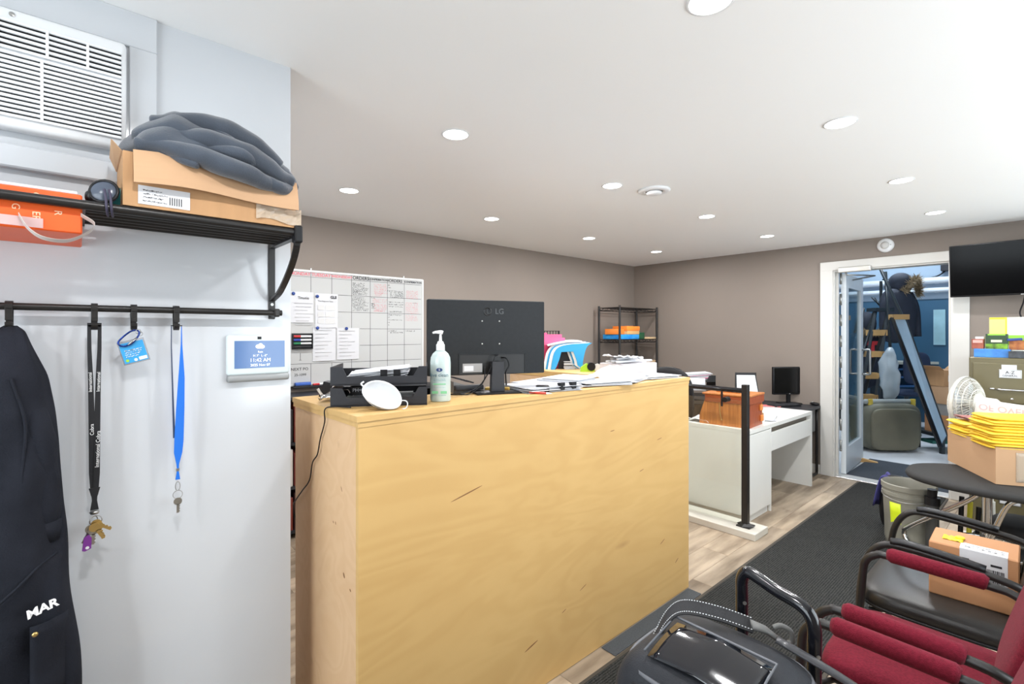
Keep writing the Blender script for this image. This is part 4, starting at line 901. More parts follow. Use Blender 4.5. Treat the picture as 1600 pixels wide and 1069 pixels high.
crate('paper_bundle', 'tan paper bundle at the right end of the shelf', (-3.72, 5.7, SHZ), (.22, .16, .025), mat('tan paper', (206, 176, 136), .7, var=.1), cat='papers')
crate('red_box', 'red and white printed box low on the corner shelf', (-3.76, 5.52, 1.005), (.2, .24, .12), mat('red print carton', (196, 50, 56), .5, rgb2=(232, 222, 214), scale=14))
crate('tan_box', 'tan patterned box next to the red printed box', (-3.72, 5.73, 1.005), (.18, .15, .13), mat('patterned tan carton', (226, 206, 168), .5, rgb2=(140, 84, 60), scale=22))
# ================================================================ railing with glass panel
t = thing('glass_railing', 'black post railing with clear glass panel on pale plinth', 'railing', (-1.58, 3.746, 0))
b = nb(); rbox(b, -.0225, .0225, -.0225, .0225, .06, 1.11, .003, 1); obj('post', b, BMET, t)
b = nb(); prism(b, [(-.05, -.05, .05), (.05, -.05, .05), (.05, .05, .05), (-.05, .05, .05)], (0, 0, .008)); cyl(b, (0, 0, .058), (0, 0, .075), .065, .035, n=4); obj('base_plate', b, BMET, t)
b = nb(); rbox(b, -1.7, .116, -.116, .116, .0, .05, .003, 1); obj('plinth', b, mat('pale plinth board', (204, 199, 188), .5, var=.05), t)
b = nb(); cyl(b, (-1.7, 0, 1.063), (-.02, 0, 1.063), .019, n=16); obj('top_rail', b, GLOSSBLK, t, 'auto')
b = nb(); box(b, -1.68, -.035, -.005, .005, .055, .985); obj('glass_panel', b, glass_mat('rail glass', (253, 255, 253), .1), t)
for x in (-.145, -1.4):
    b = nb(); cyl(b, (x, -.03, .985), (x, .03, .985), .02, n=14); cyl(b, (x-.03, -.012, 1.05), (x-.03, -.012, .93), .008, n=8); cyl(b, (x-.03, -.012, .985), (x, -.012, .985), .01, n=8); obj('glass_clamp', b, BLK, t, 'auto')
# ================================================================ white desk behind the railing
WD = mat('white laminate', (226, 225, 220), .4, var=.03, scale=3)
t = thing('white_desk', 'white laminate desk with drawer behind the glass railing', 'desk', (-1.63, 3.93, 0))
b = nb(); box(b, -.57, 0, 0, 1.45, .70, .732); obj('top', b, WD, t)
b = nb(); box(b, -.57, -.02, 0.0, .44, .05, .699); box(b, -.56, -.02, .03, .41, 0.0, .05); obj('pedestal', b, WD, t)
b = nb(); rbox(b, -.019, -.001, .004, .425, .06, .69, .002, 1); dr = obj('door', b, WD, t)
b = nb(); box(b, -.02, -.0, .425, .44, .0, .699); obj('side_edge', b, WD, t)
b = nb(); rbox(b, -.02, -.001, .445, 1.41, .5, .655, .002, 1); obj('drawer_front', b, WD, t)
b = nb(); box(b, -.3, -.04, .445, 1.41, .52, .69); obj('drawer_box', b, mat('shadow grey laminate', (120, 112, 102), .6), t)  # drawer body coloured grey, shade under the desk top painted in
b = nb(); box(b, -.57, 0, 1.415, 1.45, 0, .699); obj('end_panel', b, WD, t)
b = nb(); box(b, -.57, -.55, .44, 1.415, .2, .699); obj('back_panel', b, WD, t)
# wooden tabletop organiser
WOOD = mat('honey stained wood', (196, 124, 62), .35, rgb2=(160, 92, 42), scale=4, stretch=(14, 14, 1)); WOODR = mat('reddish stained wood', (166, 84, 44), .35, rgb2=(136, 62, 32), scale=5, stretch=(1, 10, 2))
t = thing('wooden_organizer', 'honey wood desk organizer box with sloped front on white desk', 'organizer', (-2.06, 3.97, .732), .06)
pfl = [(0, 0, 0), (.4, 0, 0), (.4, 0, .245), (.06, 0, .245), (0, 0, .07)]
b = nb(); prism(b, pfl, (0, .016, 0)); obj('side_panel', b, WOOD, t)
b = nb(); prism(b, [(p[0], .3, p[2]) for p in pfl], (0, .016, 0)); obj('side_panel', b, WOOD, t)
b = nb(); box(b, .385, .4, .016, .3, .0, .19); obj('back_panel', b, WOODR, t)
b = nb(); rbox(b, .05, .412, -.012, .328, .19, .25, .004, 1); obj('top_rim', b, WOODR, t)
b = nb(); rbox(b, .03, .415, -.018, .334, .25, .266, .005, 2); obj('lid', b, WOOD, t)
b = nb(); rbox(b, .1, .3, .1, .13, .266, .285, .004, 1); obj('lid_rail', b, WOOD, t)
b = nb(); box(b, .0, .385, .016, .3, 0, .012); obj('bottom', b, WOOD, t)
for x in (.12, .25): b = nb(); box(b, x, x+.01, .016, .3, .012, .2); obj('divider', b, WOOD, t)
for (y, z) in ((.24, .12), (.26, .03)): b = nb(); rbox(b, .4, .415, y, y+.05, z, z+.05, .004, 1); obj('latch_block', b, mat('pale orange wood', (222, 138, 66), .4), t)
b = nb(); tube(b, crv([(.17, -.004, .19), (.175, -.006, .12), (.185, -.008, .07), (.19, -.006, .05)], 4), .003, 6); lathe(b, [(.001, 0), (.007, .003), (.001, .006)], 10, Matrix.Translation((.19, -.004, .05)) @ rot('X', 90)); obj('hanging_key', b, BRASS, t)
paper_pile('newspaper', 'folded newspaper on the white desk beside the organizer', (-1.84, 4.6, .732), .4, .26, .34, 5, .0015, .02, 0, False, (PAPER2, PAPER), .012)
b = nb(); surf(b, lambda u, v: (-2.18+u*.2, 3.97+v*.2, .74+.035*abs(noise.noise(V((u*4, v*4, 3))))+.02*math.sin(PI*u)), 14, 12, .001); tag(obj('crumpled_paper', b, PAPER, None, True), 'crumpled sheet on the white desk left of the organizer', 'paper')
t = thing('small_bottle', 'small pale container standing beside the wooden organizer', 'bottle', (-1.7, 4.36, .732))
b = nb(); lathe(b, [(.001, 0), (.02, 0), (.02, .06), (.012, .07), (.001, .07)], 16); obj('body', b, WPLAS, t, 'auto')
b = nb(); lathe(b, [(.001, .07), (.012, .07), (.012, .085), (.001, .085)], 12); obj('cap', b, CARD2, t, 'auto')
# ================================================================ black desk at the door wall
t = thing('black_desk', 'dark desk with metal legs against the door wall', 'desk', (-3.3, 5.395, 0))
b = nb(); rbox(b, 0, 1.6, 0, .48, .70, .728, .003, 1); obj('top', b, DPLAS, t)
GP = mat('grey desk panel', (112, 112, 112), .5)
b = nb(); box(b, 1.5, 1.56, .04, .44, .46, .70); obj('side_drawer', b, GP, t)
b = nb(); box(b, 1.0, 1.5, .42, .43, .1, .7); obj('modesty_panel', b, GP, t)
for x in (.02, 1.57):
    b = nb(); tube(b, crv([(x, .03, .7), (x, .03, .1), (x, .04, .02), (x, .09, .012), (x, .4, .012), (x, .45, .02), (x, .462, .1), (x, .462, .7)], 4), .013, 8); obj('leg_frame', b, BMET, t, True)
t = thing('monitor', 'small black monitor on the dark desk near the doorway', 'monitor', L(3.02, 5.32, .728), TH+.12)
b = nb(); rbox(b, -.19, .19, 0, .03, .1, .4, .006, 2); obj('frame', b, BLK, t, 'auto')
b = nb(); box(b, -.178, .178, -.002, 0, .118, .388); obj('screen', b, mat('dark screen glass', (14, 15, 17), .12), t)
b = nb(); box(b, -.02, .02, .01, .03, .0, .14); obj('stand_neck', b, BLK, t)
b = nb(); rbox(b, -.1, .1, -.07, .09, 0, .012, .005, 2); obj('stand_base', b, BLK, t, 'auto')
b = nb(); box(b, -.006, .006, -.003, -.002, .106, .112); obj('power_light', b, GREYINK, t)
t = thing('keyboard', 'black keyboard on the dark desk before the small monitor', 'keyboard', L(2.86, 5.14, .728), TH+.3)
b = nb(); rbox(b, -.17, .17, -.06, .06, 0, .016, .004, 1); obj('tray', b, BLK, t)
b = nb()
for i in range(14):
    for j in range(5): rbox(b, -.162+i*.0232, -.143+i*.0232, -.053+j*.0215, -.035+j*.0215, .015, .021, .002, 1)
obj('keys', b, DPLAS, t)
t = thing('mouse', 'black mouse beside the small monitor', 'mouse', L(3.22, 5.2, .728), TH+.4)
b = nb(); sq(b, (0, 0, .016), (.03, .05, .017), .9, 1); obj('shell', b, BLK, t, True)
b = nb(); cyl(b, (-.004, .025, .031), (.004, .025, .031), .006, n=10); obj('wheel', b, GREYINK, t)
b = nb(); tube(b, crv([L(3.2, 5.36, .95), L(3.3, 5.4, .92), L(3.36, 5.38, .82), L(3.34, 5.3, .75), L(3.26, 5.25, .735)], 5), .006, 6); tag(obj('cable', b, BLK, None, True), 'black cable looping from the small monitor to the desk', 'cable')
paper_pile('paper_pile', 'red and white papers on the dark desk before the keyboard', L(2.68, 5.1, .728), TH, .2, .14, 4, .002, .02, 0, False, (PAPER, mat('pink sheet', (214, 120, 120), .6)), .01)
t = thing('desk_calendar', 'black framed desk calendar with white page behind the organizer', 'calendar', L(2.42, 5.05, .728), TH-.1)
b = nb(); prism(b, [(-.14, -.09, 0), (.12, -.09, 0), (.09, .0, .36), (-.11, .0, .36)], (0, .008, 0)); obj('easel', b, BLK, t)
b = nb(); prism(b, [(-.12, -.0965, .02), (.105, -.0965, .02), (.08, -.0105, .335), (-.1, -.0105, .335)], (0, .002, 0)); pg = obj('page', b, PAPER, t)
b = nb(); scrib(b, (-.06, -.034, .25), (1, 0, 0), (0, .24, .97), .12, .02, 1, .003); scrib(b, (-.06, -.044, .2), (1, 0, 0), (0, .24, .97), .13, .016, 1, .002); obj('page_print', b, GREYINK, pg)
b = nb(); prism(b, [(.12, .1, 0), (.13, .1, 0), (.1, .006, .36), (.09, .006, .36)], (-.01, 0, 0)); obj('prop', b, BLK, t)
t = thing('file_tray', 'tall black desk tray of papers behind the office chair', 'tray', L(2.0, 5.4, .728), TH)
for z in (.0, .09, .18, .24): b = nb(); box(b, -.2, .2, -.12, .12, z, z+.004); obj('shelf', b, BMET, t)
for x in (-.2, .197): b = nb(); box(b, x, x+.003, -.12, .12, 0, .3); obj('side_wall', b, BMET, t)
b = nb(); prism(b, [(-.2, -.12, .244), (-.09, -.12, .244), (-.08, -.12, .3), (-.2, -.12, .3)], (0, .003, 0)); obj('front_lip', b, BLK, t)
b = nb(); prism(b, [(.1, -.12, .244), (.2, -.12, .244), (.2, -.12, .31), (.13, -.12, .31)], (0, .003, 0)); obj('front_lip', b, BLK, t)
paper_pile('paper_pile', 'white papers with pink edges in the tall desk tray', L(1.99, 5.4, .728+.246), TH, .34, .2, 8, .006, .01, .02, False, (PAPER, PAPER, mat('pink paper', (222, 130, 160), .6)), .012)
b = nb(); surf(b, lambda u, v: L(1.9+u*.18, 5.27-.02*v, 1.01-v*.13), 3, 3, .001); tag(obj('hanging_sheet', b, PAPER, None, True), 'white sheet hanging over the front of the tall desk tray', 'paper')
# office chair
t = thing('office_chair', 'black office chair with rounded back behind the white desk', 'chair', L(1.66, 5.02, 0), TH+2.6)
b = nb(); sq(b, (0, 0, .48), (.25, .25, .045), .5, .7, 28, 10); obj('seat', b, LEATHER, t, True)
b = nb()
sq(b, (0, .26, .86), (.25, .045, .31), .75, .75, 30, 16, rot('X', -6)); obj('backrest', b, BLK, t, True)
b = nb(); cyl(b, (0, 0, .1), (0, 0, .45), .025, n=12); obj('gas_column', b, CHROME, t, 'auto')
b = nb(); tube(b, crv([(0, .1, .42), (0, .26, .44), (0, .3, .6)], 4), .02, 8); obj('back_bracket', b, BLK, t, True)
for k in range(5):
    a = 2*PI*k/5; p = V((math.cos(a)*.3, math.sin(a)*.3, .07))
    b = nb(); tube(b, [(0, 0, .11), p], [.03, .018], 8); fo = obj('foot', b, BLK, t, True)
    b = nb(); cyl(b, p+V((-.012, 0, -.04)), p+V((.012, 0, -.04)), .028, n=14); obj('castor', b, BLK, fo, 'auto')
for s in (-1, 1):
    b = nb(); tube(b, crv([(s*.2, .05, .46), (s*.3, .05, .5), (s*.31, .05, .66)], 4), .015, 8); ar = obj('arm', b, BLK, t, True)
    b = nb(); rbox(b, s*.31-.035, s*.31+.035, -.12, .14, .66, .69, .012, 2); obj('arm_pad', b, BLK, ar, 'auto')
# ================================================================ floor mats
def rib_mat(name, rgb, rgb2, sc):
    m = mat(name, rgb, .95, spec=.1); nt = m.node_tree; N = nt.nodes; K = nt.links; p = N['Principled BSDF']
    tc = N.new('ShaderNodeTexCoord'); wv = N.new('ShaderNodeTexWave'); wv.wave_type = 'BANDS'; wv.bands_direction = 'X'; wv.inputs['Scale'].default_value = sc; wv.inputs['Distortion'].default_value = .6; wv.inputs['Detail Scale'].default_value = 3
    K.new(tc.outputs['Object'], wv.inputs['Vector'])
    n = N.new('ShaderNodeTexNoise'); n.inputs['Scale'].default_value = 160; K.new(tc.outputs['Object'], n.inputs['Vector'])
    mu = N.new('ShaderNodeMath'); mu.operation = 'MULTIPLY_ADD'; mu.inputs[1].default_value = .55; K.new(wv.outputs['Fac'], mu.inputs[0]); 
    ms = N.new('ShaderNodeMath'); ms.operation = 'MULTIPLY_ADD'; ms.inputs[1].default_value = 1.6; ms.inputs[2].default_value = -.6; K.new(n.outputs['Fac'], ms.inputs[0]); K.new(ms.outputs[0], mu.inputs[2])
    mx = N.new('ShaderNodeMix'); mx.data_type = 'RGBA'; mx.inputs['A'].default_value = (*lin(rgb2), 1); mx.inputs['B'].default_value = (*lin(rgb), 1); K.new(mu.outputs[0], mx.inputs['Factor']); K.new(mx.outputs['Result'], p.inputs['Base Color'])
    bp = N.new('ShaderNodeBump'); bp.inputs['Strength'].default_value = .6; bp.inputs['Distance'].default_value = .003; K.new(mu.outputs[0], bp.inputs['Height']); K.new(bp.outputs[0], p.inputs['Normal']); return m
RUN = rib_mat('ribbed charcoal runner', (68, 68, 66), (24, 25, 25), 26)
t = thing('floor_runner', 'long ribbed charcoal runner mat along the aisle to the doorway', 'mat', (-1.025, 0, 0))
b = nb(); box(b, -.325, .325, -1.2, 5.85, .001, .009); obj('pile', b, RUN, t)
for x in (-.345, .325):
    b = nb(); rbox(b, x, x+.02, -1.2, 5.85, .001, .006, .002, 1); obj('edging', b, mat('rubber edging', (66, 60, 52), .8), t)
b = nb(); rbox(b, -1.455, -1.374, 1.86, 2.67, .001, .006, .001, 1); tag(obj('carpet_offcut', b, mat('charcoal carpet offcut', (74, 78, 82), .95, var=.35, scale=160, bump=.4, bscale=300)), 'dark carpet offcut between the plywood counter and the runner', 'mat')
b = nb(); rbox(b, -1.52, -.66, 6.06, 7.02, .001, .009, .001, 1); tag(obj('door_mat', b, mat('blue grey mat', (58, 64, 72), .95, var=.4, scale=90)), 'dark mat on the workshop floor just past the door', 'mat')
# ================================================================ television
t = thing('television', 'black flat television mounted beside the doorway', 'television', (-.655, 5.73, 1.81))
Mt = rot('X', 9)
b = nb(); q = nb(); rbox(q, 0, .93, -.02, .02, 0, .445, .006, 2); merge(b, q, Mt); obj('frame', b, BLK, t, 'auto')
b = nb(); box(b, .008, .922, -.0215, -.02, .016, .438, Mt); obj('screen', b, mat('television glass', (8, 8, 9), .12, spec=.1), t)
b = nb(); box(b, .43, .5, -.023, -.021, .003, .009, Mt); obj('badge', b, GREYINK, t)
b = nb(); rbox(b, .3, .62, .02, .07, .1, .35, .008, 1, Mt); obj('rear_housing', b, BLK, t)
b = nb(); box(b, .36, .56, .06, .158, .12, .32); obj('wall_bracket', b, BMET, t)
b = nb(); tube(b, crv([(-.2, 5.8, 1.84), (-.215, 5.82, 1.75), (-.235, 5.84, 1.66), (-.2, 5.85, 1.58), (-.12, 5.86, 1.5), (-.02, 5.86, 1.42)], 6), .006, 6); tag(obj('tv_cable', b, BLK, None, True), 'thinner black cable hanging below the television, left loop', 'cable')
b = nb(); tube(b, crv([(-.19, 5.8, 1.84), (-.18, 5.82, 1.74), (-.15, 5.84, 1.64), (-.14, 5.85, 1.56), (-.1, 5.86, 1.44)], 6), .006, 6); tag(obj('tv_cable', b, BLK, None, True), 'black cable hanging below the television, right strand', 'cable')
# ================================================================ filing cabinet
OLV = mat('olive enamel steel', (104, 96, 68), .38, metal=.1, var=.1, scale=5)
t = thing('filing_cabinet', 'olive green metal filing cabinet under the television', 'cabinet', (-.485, 5.2, 0))
b = nb(); rbox(b, 0, .46, .0, .66, 0, 1.31, .004, 1); obj('body', b, OLV, t)
for k in range(4):
    z = .03+k*.315
    b = nb(); rbox(b, .022, .438, -.014, .0, z, z+.295, .004, 2); dr = obj('drawer', b, OLV, t)
    b = nb(); tube(b, crv([(.16, -.014, z+.1), (.16, -.034, z+.1), (.18, -.04, z+.1), (.3, -.04, z+.1), (.32, -.034, z+.1), (.32, -.014, z+.1)], 4), .007, 8); obj('handle', b, CHROME, dr, True)
    b = nb(); rbox(b, .115, .145, -.03, -.014, z+.097, z+.107, .003, 1); obj('latch', b, CHROME, dr)
    b = nb(); rbox(b, .165, .285, -.018, -.014, z+.185, z+.25, .002, 1); lbh = obj('label_holder', b, STEEL, dr)
    b = nb(); box(b, .172, .278, -.019, -.018, z+.192, z+.243); obj('label_card', b, PAPER, dr)
    b = nb(); lathe(b, [(.001, 0), (.01, 0), (.009, .006), (.001, .007)], 12, Matrix.Translation((.235, -.014, z+.03)) @ rot('X', 90)); obj('lock', b, CHROME, dr)
    if k == 3:
        text('A-Z', .03, INK, lbh, (.225, -.0195, z+.228), (1, 0, 0), (0, 0, 1)); text('GENERAL', .019, INK, lbh, (.225, -.0195, z+.204), (1, 0, 0), (0, 0, 1))
        b = nb(); box(b, .18, .26, -.0165, -.0145, z+.25, z+.285); obj('paper_label', b, PAPER, dr)
CT = 1.311
def pack(name, label, x, y, s, m_, z=CT, bands=(), rz=0, cat='box', txt=None):
    r = thing(name, label, cat, (x, y, z), rz)
    b = nb(); rbox(b, -s[0]/2, s[0]/2, -s[1]/2, s[1]/2, 0, s[2], .002, 1); o = obj('carton', b, m_, r)
    for (x0, x1, z0, z1, mm) in bands:
        b = nb(); box(b, -s[0]/2+x0*s[0], -s[0]/2+x1*s[0], -s[1]/2-.0008-.0006*len(r.children), -s[1]/2, z0*s[2], z1*s[2]); obj('print_panel', b, mm, r)
    if txt: text(txt, s[2]*.28, WHT, o, (0, -s[1]/2-.001, s[2]*.5), (1, 0, 0), (0, 0, 1))
    return r
YEL = mat('yellow print', (232, 224, 48), .5); GRN = mat('leaf green print', (140, 196, 64), .5)
pack('blue_tray', 'low blue tray box on top of the filing cabinet', -.36, 5.3, (.2, .16, .065), mat('blue tray print', (54, 114, 184), .45, rgb2=(70, 140, 206), scale=16))
pack('tissue_box', 'tall yellow green and white carton on the filing cabinet', -.29, 5.5, (.2, .08, .31), mat('white print carton', (232, 236, 228), .5), CT, ((0, .5, .3, 1, YEL), (.5, 1, .3, .55, GRN), (0, .45, .55, .95, mat('pale yellow print', (240, 236, 120), .5))))
pack('tea_box', 'dark green small box stacked on the blue tray', -.335, 5.27, (.12, .08, .075), mat('dark green print', (40, 66, 40), .5), CT+.065+.04, ((.1, .9, .85, 1, GRN), (.25, .75, .15, .4, mat('cream print', (206, 206, 180), .5))))
pack('lime_box', 'flat lime and black box under the dark green box', -.335, 5.268, (.12, .085, .04), mat('lime print carton', (120, 170, 40), .5, rgb2=(30, 40, 24), scale=26), CT+.065)
pack('brown_box', 'small reddish brown box at left of the filing cabinet top', -.44, 5.28, (.07, .08, .075), mat('red brown carton', (168, 92, 66), .5, rgb2=(130, 60, 50), scale=16), CT+.065, ((.1, .9, .6, .9, mat('pale rose print', (206, 160, 150), .5)),))
pack('white_pack', 'tiny white pack on the reddish brown box', -.43, 5.28, (.05, .05, .018), WPLAS, CT+.14)
pack('candy_box', 'orange brown snack box right of the dark green box', -.21, 5.3, (.12, .09, .07), mat('orange brown print', (196, 126, 66), .5, rgb2=(140, 70, 40), scale=24), CT+.06)
pack('black_case', 'flat black case lying right of the blue tray', -.19, 5.27, (.16, .14, .05), mat('black mottled case', (36, 37, 40), .4, rgb2=(70, 74, 80), scale=30), CT, cat='case')
t = thing('screwdriver', 'blue handled tool lying across the snack boxes', 'tool', (-.22, 5.24, CT+.135), .3)
b = nb(); cyl(b, (-.06, 0, 0), (.02, 0, .006), .01, n=10); obj('handle', b, mat('blue tool handle', (44, 66, 130), .4), t, 'auto')
b = nb(); cyl(b, (.02, 0, .006), (.1, 0, .012), .004, n=8); obj('shaft', b, STEEL, t, 'auto')
# ================================================================ pedestal fan
FW = mat('aged white plastic', (206, 203, 193), .4)
t = thing('pedestal_fan', 'white pedestal fan turned away before the filing cabinet', 'fan', (-.44, 4.86, 0))
Mf = Matrix.Translation((-.03, 0, .985)) @ rot('Z', 160) @ rot('Y', 90)     # local +Z is where the fan blows
R = .19
def guard(sgn, deep, nm, nw):
    b = nb()
    for rr in (1, .93, .8, .55, .3): 
        zz = sgn*deep*(1-rr**2)**.6
        tube(b, [Mf @ V((math.cos(a)*R*rr, math.sin(a)*R*rr, zz)) for a in [2*PI*i/36 for i in range(36)]], .005 if rr == 1 else .0025, 5, closed=True)
    for k in range(nw):
        a = 2*PI*k/nw; P = []
        for rr in (1, .96, .9, .8, .62, .42, .22): P.append(Mf @ V((math.cos(a+.25*(1-rr))*R*rr, math.sin(a+.25*(1-rr))*R*rr, sgn*deep*(1-rr**2)**.6)))
        tube(b, P, .0017, 4)
    obj(nm, b, FW, t)
guard(1, .07, 'front_guard', 48); guard(-1, .085, 'rear_guard', 46)
b = nb(); lathe(b, [(R*.42, -.07), (R*.38, -.082), (R*.3, -.088), (.001, -.09)], 30, Mf); obj('rear_plate', b, FW, t, True)
b = nb(); lathe(b, [(R+.004, -.012), (R+.006, 0), (R+.004, .012), (R-.004, .012), (R-.004, -.012)], 40, Mf, caps=False); obj('guard_rim', b, FW, t, True)
for k in range(4):
    b = nb(); surf(b, lambda u, v: Mf @ V((math.cos(k*PI/2+v*1.1)*(.03+.13*u), math.sin(k*PI/2+v*1.1)*(.03+.13*u), -.015+.04*v)), 5, 5, .002); obj('blade', b, mat('grey fan blade', (190, 192, 192), .3), t, True)
b = nb(); lathe(b, [(.001, .01), (.03, .01), (.035, -.05), (.05, -.07), (.056, -.1), (.052, -.17), (.035, -.19), (.001, -.195)], 22, Mf); obj('motor_housing', b, FW, t, 'auto')
b = nb(); cyl(b, (.1, .0, .05), (.1, 0, .95), .016, n=14); cyl(b, (.1, 0, .03), (.1, 0, .3), .024, n=14); obj('pole', b, FW, t, 'auto')
b = nb(); lathe(b, [(.001, 0), (.19, 0), (.19, .015), (.06, .045), (.03, .06), (.001, .06)], 32, Matrix.Translation((.1, 0, 0))); obj('base', b, FW, t, 'auto')
t = thing('poly_bag', 'white printed bag lying over the fan motor', 'bag', (-.3, 4.62, .0), .1)
b = nb(); q = nb(); rbox(q, -.1, .42, -.06, .06, -.07, .05, .03, 3); merge(b, q, Matrix.Translation((0.0, 0, .985)) @ rot('Y', 6))
bag = obj('bag', b, mat('off white film', (216, 211, 206), .45, bump=.1, bscale=30), t, 'auto')
for s, z in (('OF OVERHEAD', 1.0), ('NO USE', .945)):
    text(s, .058, mat('faded pink print', (206, 172, 170), .6), bag, (-.085 if 'OF' in s else -.11, -.062, z+(.005 if 'OF' in s else .0)), (1, 0, -.1), (0, 0, -1), align='LEFT', th=.0005)
# ================================================================ stool with box of yellow envelopes
t = thing('padded_stool', 'black oval padded stool on chrome frame under the envelope box', 'stool', (-.2, 4.18, 0))
ST = mat('black woven seat', (38, 37, 36), .8, var=.2, scale=60, bump=.2, bscale=300)
b = nb(); sq(b, (0, 0, .585), (.5, .34, .035), .8, .55, 44, 12, rot('Z', 4)); obj('seat', b, ST, t, True)
b = nb(); box(b, -.12, .12, -.12, .12, .54, .556); obj('seat_plate', b, BLK, t)
b = nb(); cyl(b, (-.1, -.12, .28), (-.1, -.12, .55), .024, n=16); cyl(b, (-.1, -.12, .1), (-.1, -.12, .3), .032, n=16); obj('column', b, CHROME, t, 'auto')
for P in ([(-.12, -.08, .545), (-.2, -.06, .45), (-.48, .02, .2), (-.52, .05, .14), (-.5, .03, .09), (-.4, -.06, .03), (-.3, -.13, .012)], [(.04, -.14, .545), (-.01, -.145, .5), (-.06, -.15, .36), (-.1, -.14, .2), (-.12, -.13, .03)], [(.1, .1, .545), (.25, .12, .45), (.36, .14, .1), (.38, .14, .012)]):
    b = nb(); tube(b, crv(P, 5), .015, 10); obj('leg', b, CHROME, t, True)
b = nb(); tube(b, [V((-.1, -.12, .1))+V((math.cos(a)*.2, math.sin(a)*.2, .12)) for a in [2*PI*i/28 for i in range(28)]], .009, 8, closed=True); obj('foot_ring', b, CHROME, t, True)
e1 = V((-.47, .88, 0)).normalized(); e2 = V((.88, .47, 0)).normalized(); bc = V((-.258, 3.98, .622)); brz = math.atan2(e2.y, e2.x)
t = thing('cardboard_box', 'open tan cardboard box of yellow envelopes on the black stool', 'box', bc, brz)
BWd, BDp, BHt = .3, .57, .215
for (x0, x1, y0, y1) in ((0, BWd, 0, .004), (0, BWd, BDp-.004, BDp), (0, .004, .004, BDp-.004), (BWd-.004, BWd, .004, BDp-.004)):
    b = nb(); box(b, x0, x1, y0, y1, .004, BHt); obj('wall_panel', b, CARD2, t)
b = nb(); box(b, 0, BWd, 0, BDp, 0, .004); obj('bottom_panel', b, CARD2, t)
b = nb(); surf(b, lambda u, v: (.09+u*.12, -.002-.004*abs(noise.noise(V((u*8, v*8, 0)))), .02+v*.17), 8, 8, .0008); obj('packing_tape', b, MATS['crinkled clear tape'], t, True)
YENV = mat('yellow padded envelope', (244, 204, 60), .55, var=.1, scale=9)
def env(k, label, z0, x0, y0, w_, d_):
    r = thing('padded_envelope', label, 'envelope', bc+V((0, 0, 0)), brz, 'yellow padded envelopes in the cardboard box')
    b = nb(); sd = k*3.1
    t_ = nb(); sq(t_, (x0+w_/2, y0+d_/2, z0+.009), (w_/2, d_/2, .0118), .22, .7, 56, 8)
    for v in t_.verts:
        f = v.co.y*5.5; v.co.z += .0022*math.sin(v.co.y*13+sd)-.02*max(0, v.co.y-.12)-.05*max(0, .02-v.co.y)-.06*max(0, .01-v.co.x)+.0015*math.sin(v.co.x*20+sd); v.co.x += .004*math.sin(v.co.y*21+sd)
    merge(b, t_); obj('pouch', b, YENV, r, True)
ORD = 'first second third fourth fifth sixth seventh eighth ninth tenth eleventh twelfth thirteenth topmost'.split()
for side, y0, d_, nl in (('near', .012, .265, 14), ('far', .29, .27, 9)):
    for k in range(nl):
        zz = .15+k*.0168; ab = zz > .2
        env(k+(20 if side == 'far' else 0), f'{ORD[k]} yellow padded envelope from the bottom of the {side} bundle in the tan box', zz, ((-.02 if side == 'near' else -.006)-.004*(k % 3)+.006*math.sin(k*2.1)) if ab else .006, (y0-(.022+.008*math.sin(k*1.7) if side == 'near' else 0)) if ab else y0, (BWd+.02) if ab else BWd-.012, d_+(.01 if ab else 0))
paper_pile('printed_sheets', 'colourful printed sheets on top of the yellow envelopes', bc+e1*.4+e2*.13+V((0, 0, .312)), brz+.1, .2, .26, 3, .003, .01, 0, False, (mat('printed red sheet', (200, 120, 110), .5, rgb2=(60, 60, 66), scale=30), PAPER2), .008)
# ================================================================ bucket and bits under the stool
t = thing('bucket', 'grey plastic bucket with ribbed rim and lime label', 'bucket', (-.72, 4.37, 0))
BK = mat('scuffed grey plastic', (142, 140, 128), .5, var=.25, scale=5)
b = nb(); lathe(b, [(.001, .004), (.125, .004), (.13, .012), (.145, .36), (.152, .362), (.152, .385), (.147, .388), (.147, .405), (.156, .408), (.156, .44), (.15, .445), (.142, .43), (.135, .05), (.001, .03)], 36, caps=False); obj('pail', b, BK, t, 'auto')
b = nb()
def lab(u, v): a = -2.2+u*.5; rr = .1335+.0125*v; return (math.cos(a)*rr, math.sin(a)*rr, .12+v*.2)
surf(b, lab, 6, 3, .0008); obj('lime_label', b, mat('lime label', (204, 222, 30), .5), t, True)
b = nb(); tube(b, crv([(-.15, 0, .4), (-.12, -.12, .36), (0, -.165, .34), (.12, -.12, .36), (.15, 0, .4)], 6), .003, 6); obj('bail_handle', b, STEEL, t, True)
t = thing('storage_tube', 'long grey black telescoping tube standing beside the bucket', 'tube', (-.575, 4.24, 0))
b = nb(); cyl(b, (0, 0, 0), (0, 0, .36), .036, n=20); obj('body', b, mat('worn dark tube', (70, 70, 68), .5, var=.2), t, 'auto')
b = nb(); cyl(b, (0, 0, .36), (0, 0, .41), .042, n=20); cyl(b, (0, 0, .41), (0, 0, .46), .026, n=16); obj('cap', b, BLK, t, 'auto')
b = nb(); surf(b, lambda u, v: (-.97+.09*u+.03*math.sin(v*3), 4.56+.16*v, .41-.25*(abs(u-.6)*1.6)**1.5*(1 if u < .6 else .4)+.012*math.sin(v*9)), 12, 8, .008); tag(obj('cloth', b, mat('indigo cloth', (62, 60, 120), .8, var=.2), None, True), 'indigo cloth draped over the black bag behind the bucket', 'cloth')
t = thing('tool_bag', 'black soft bag standing behind the bucket', 'bag', (-.82, 4.66, 0))
b = nb(); sq(b, (0, 0, .19), (.12, .1, .19), .5, .5, 24, 14, None, .008, 9, 2); obj('body', b, BLK, t, True)
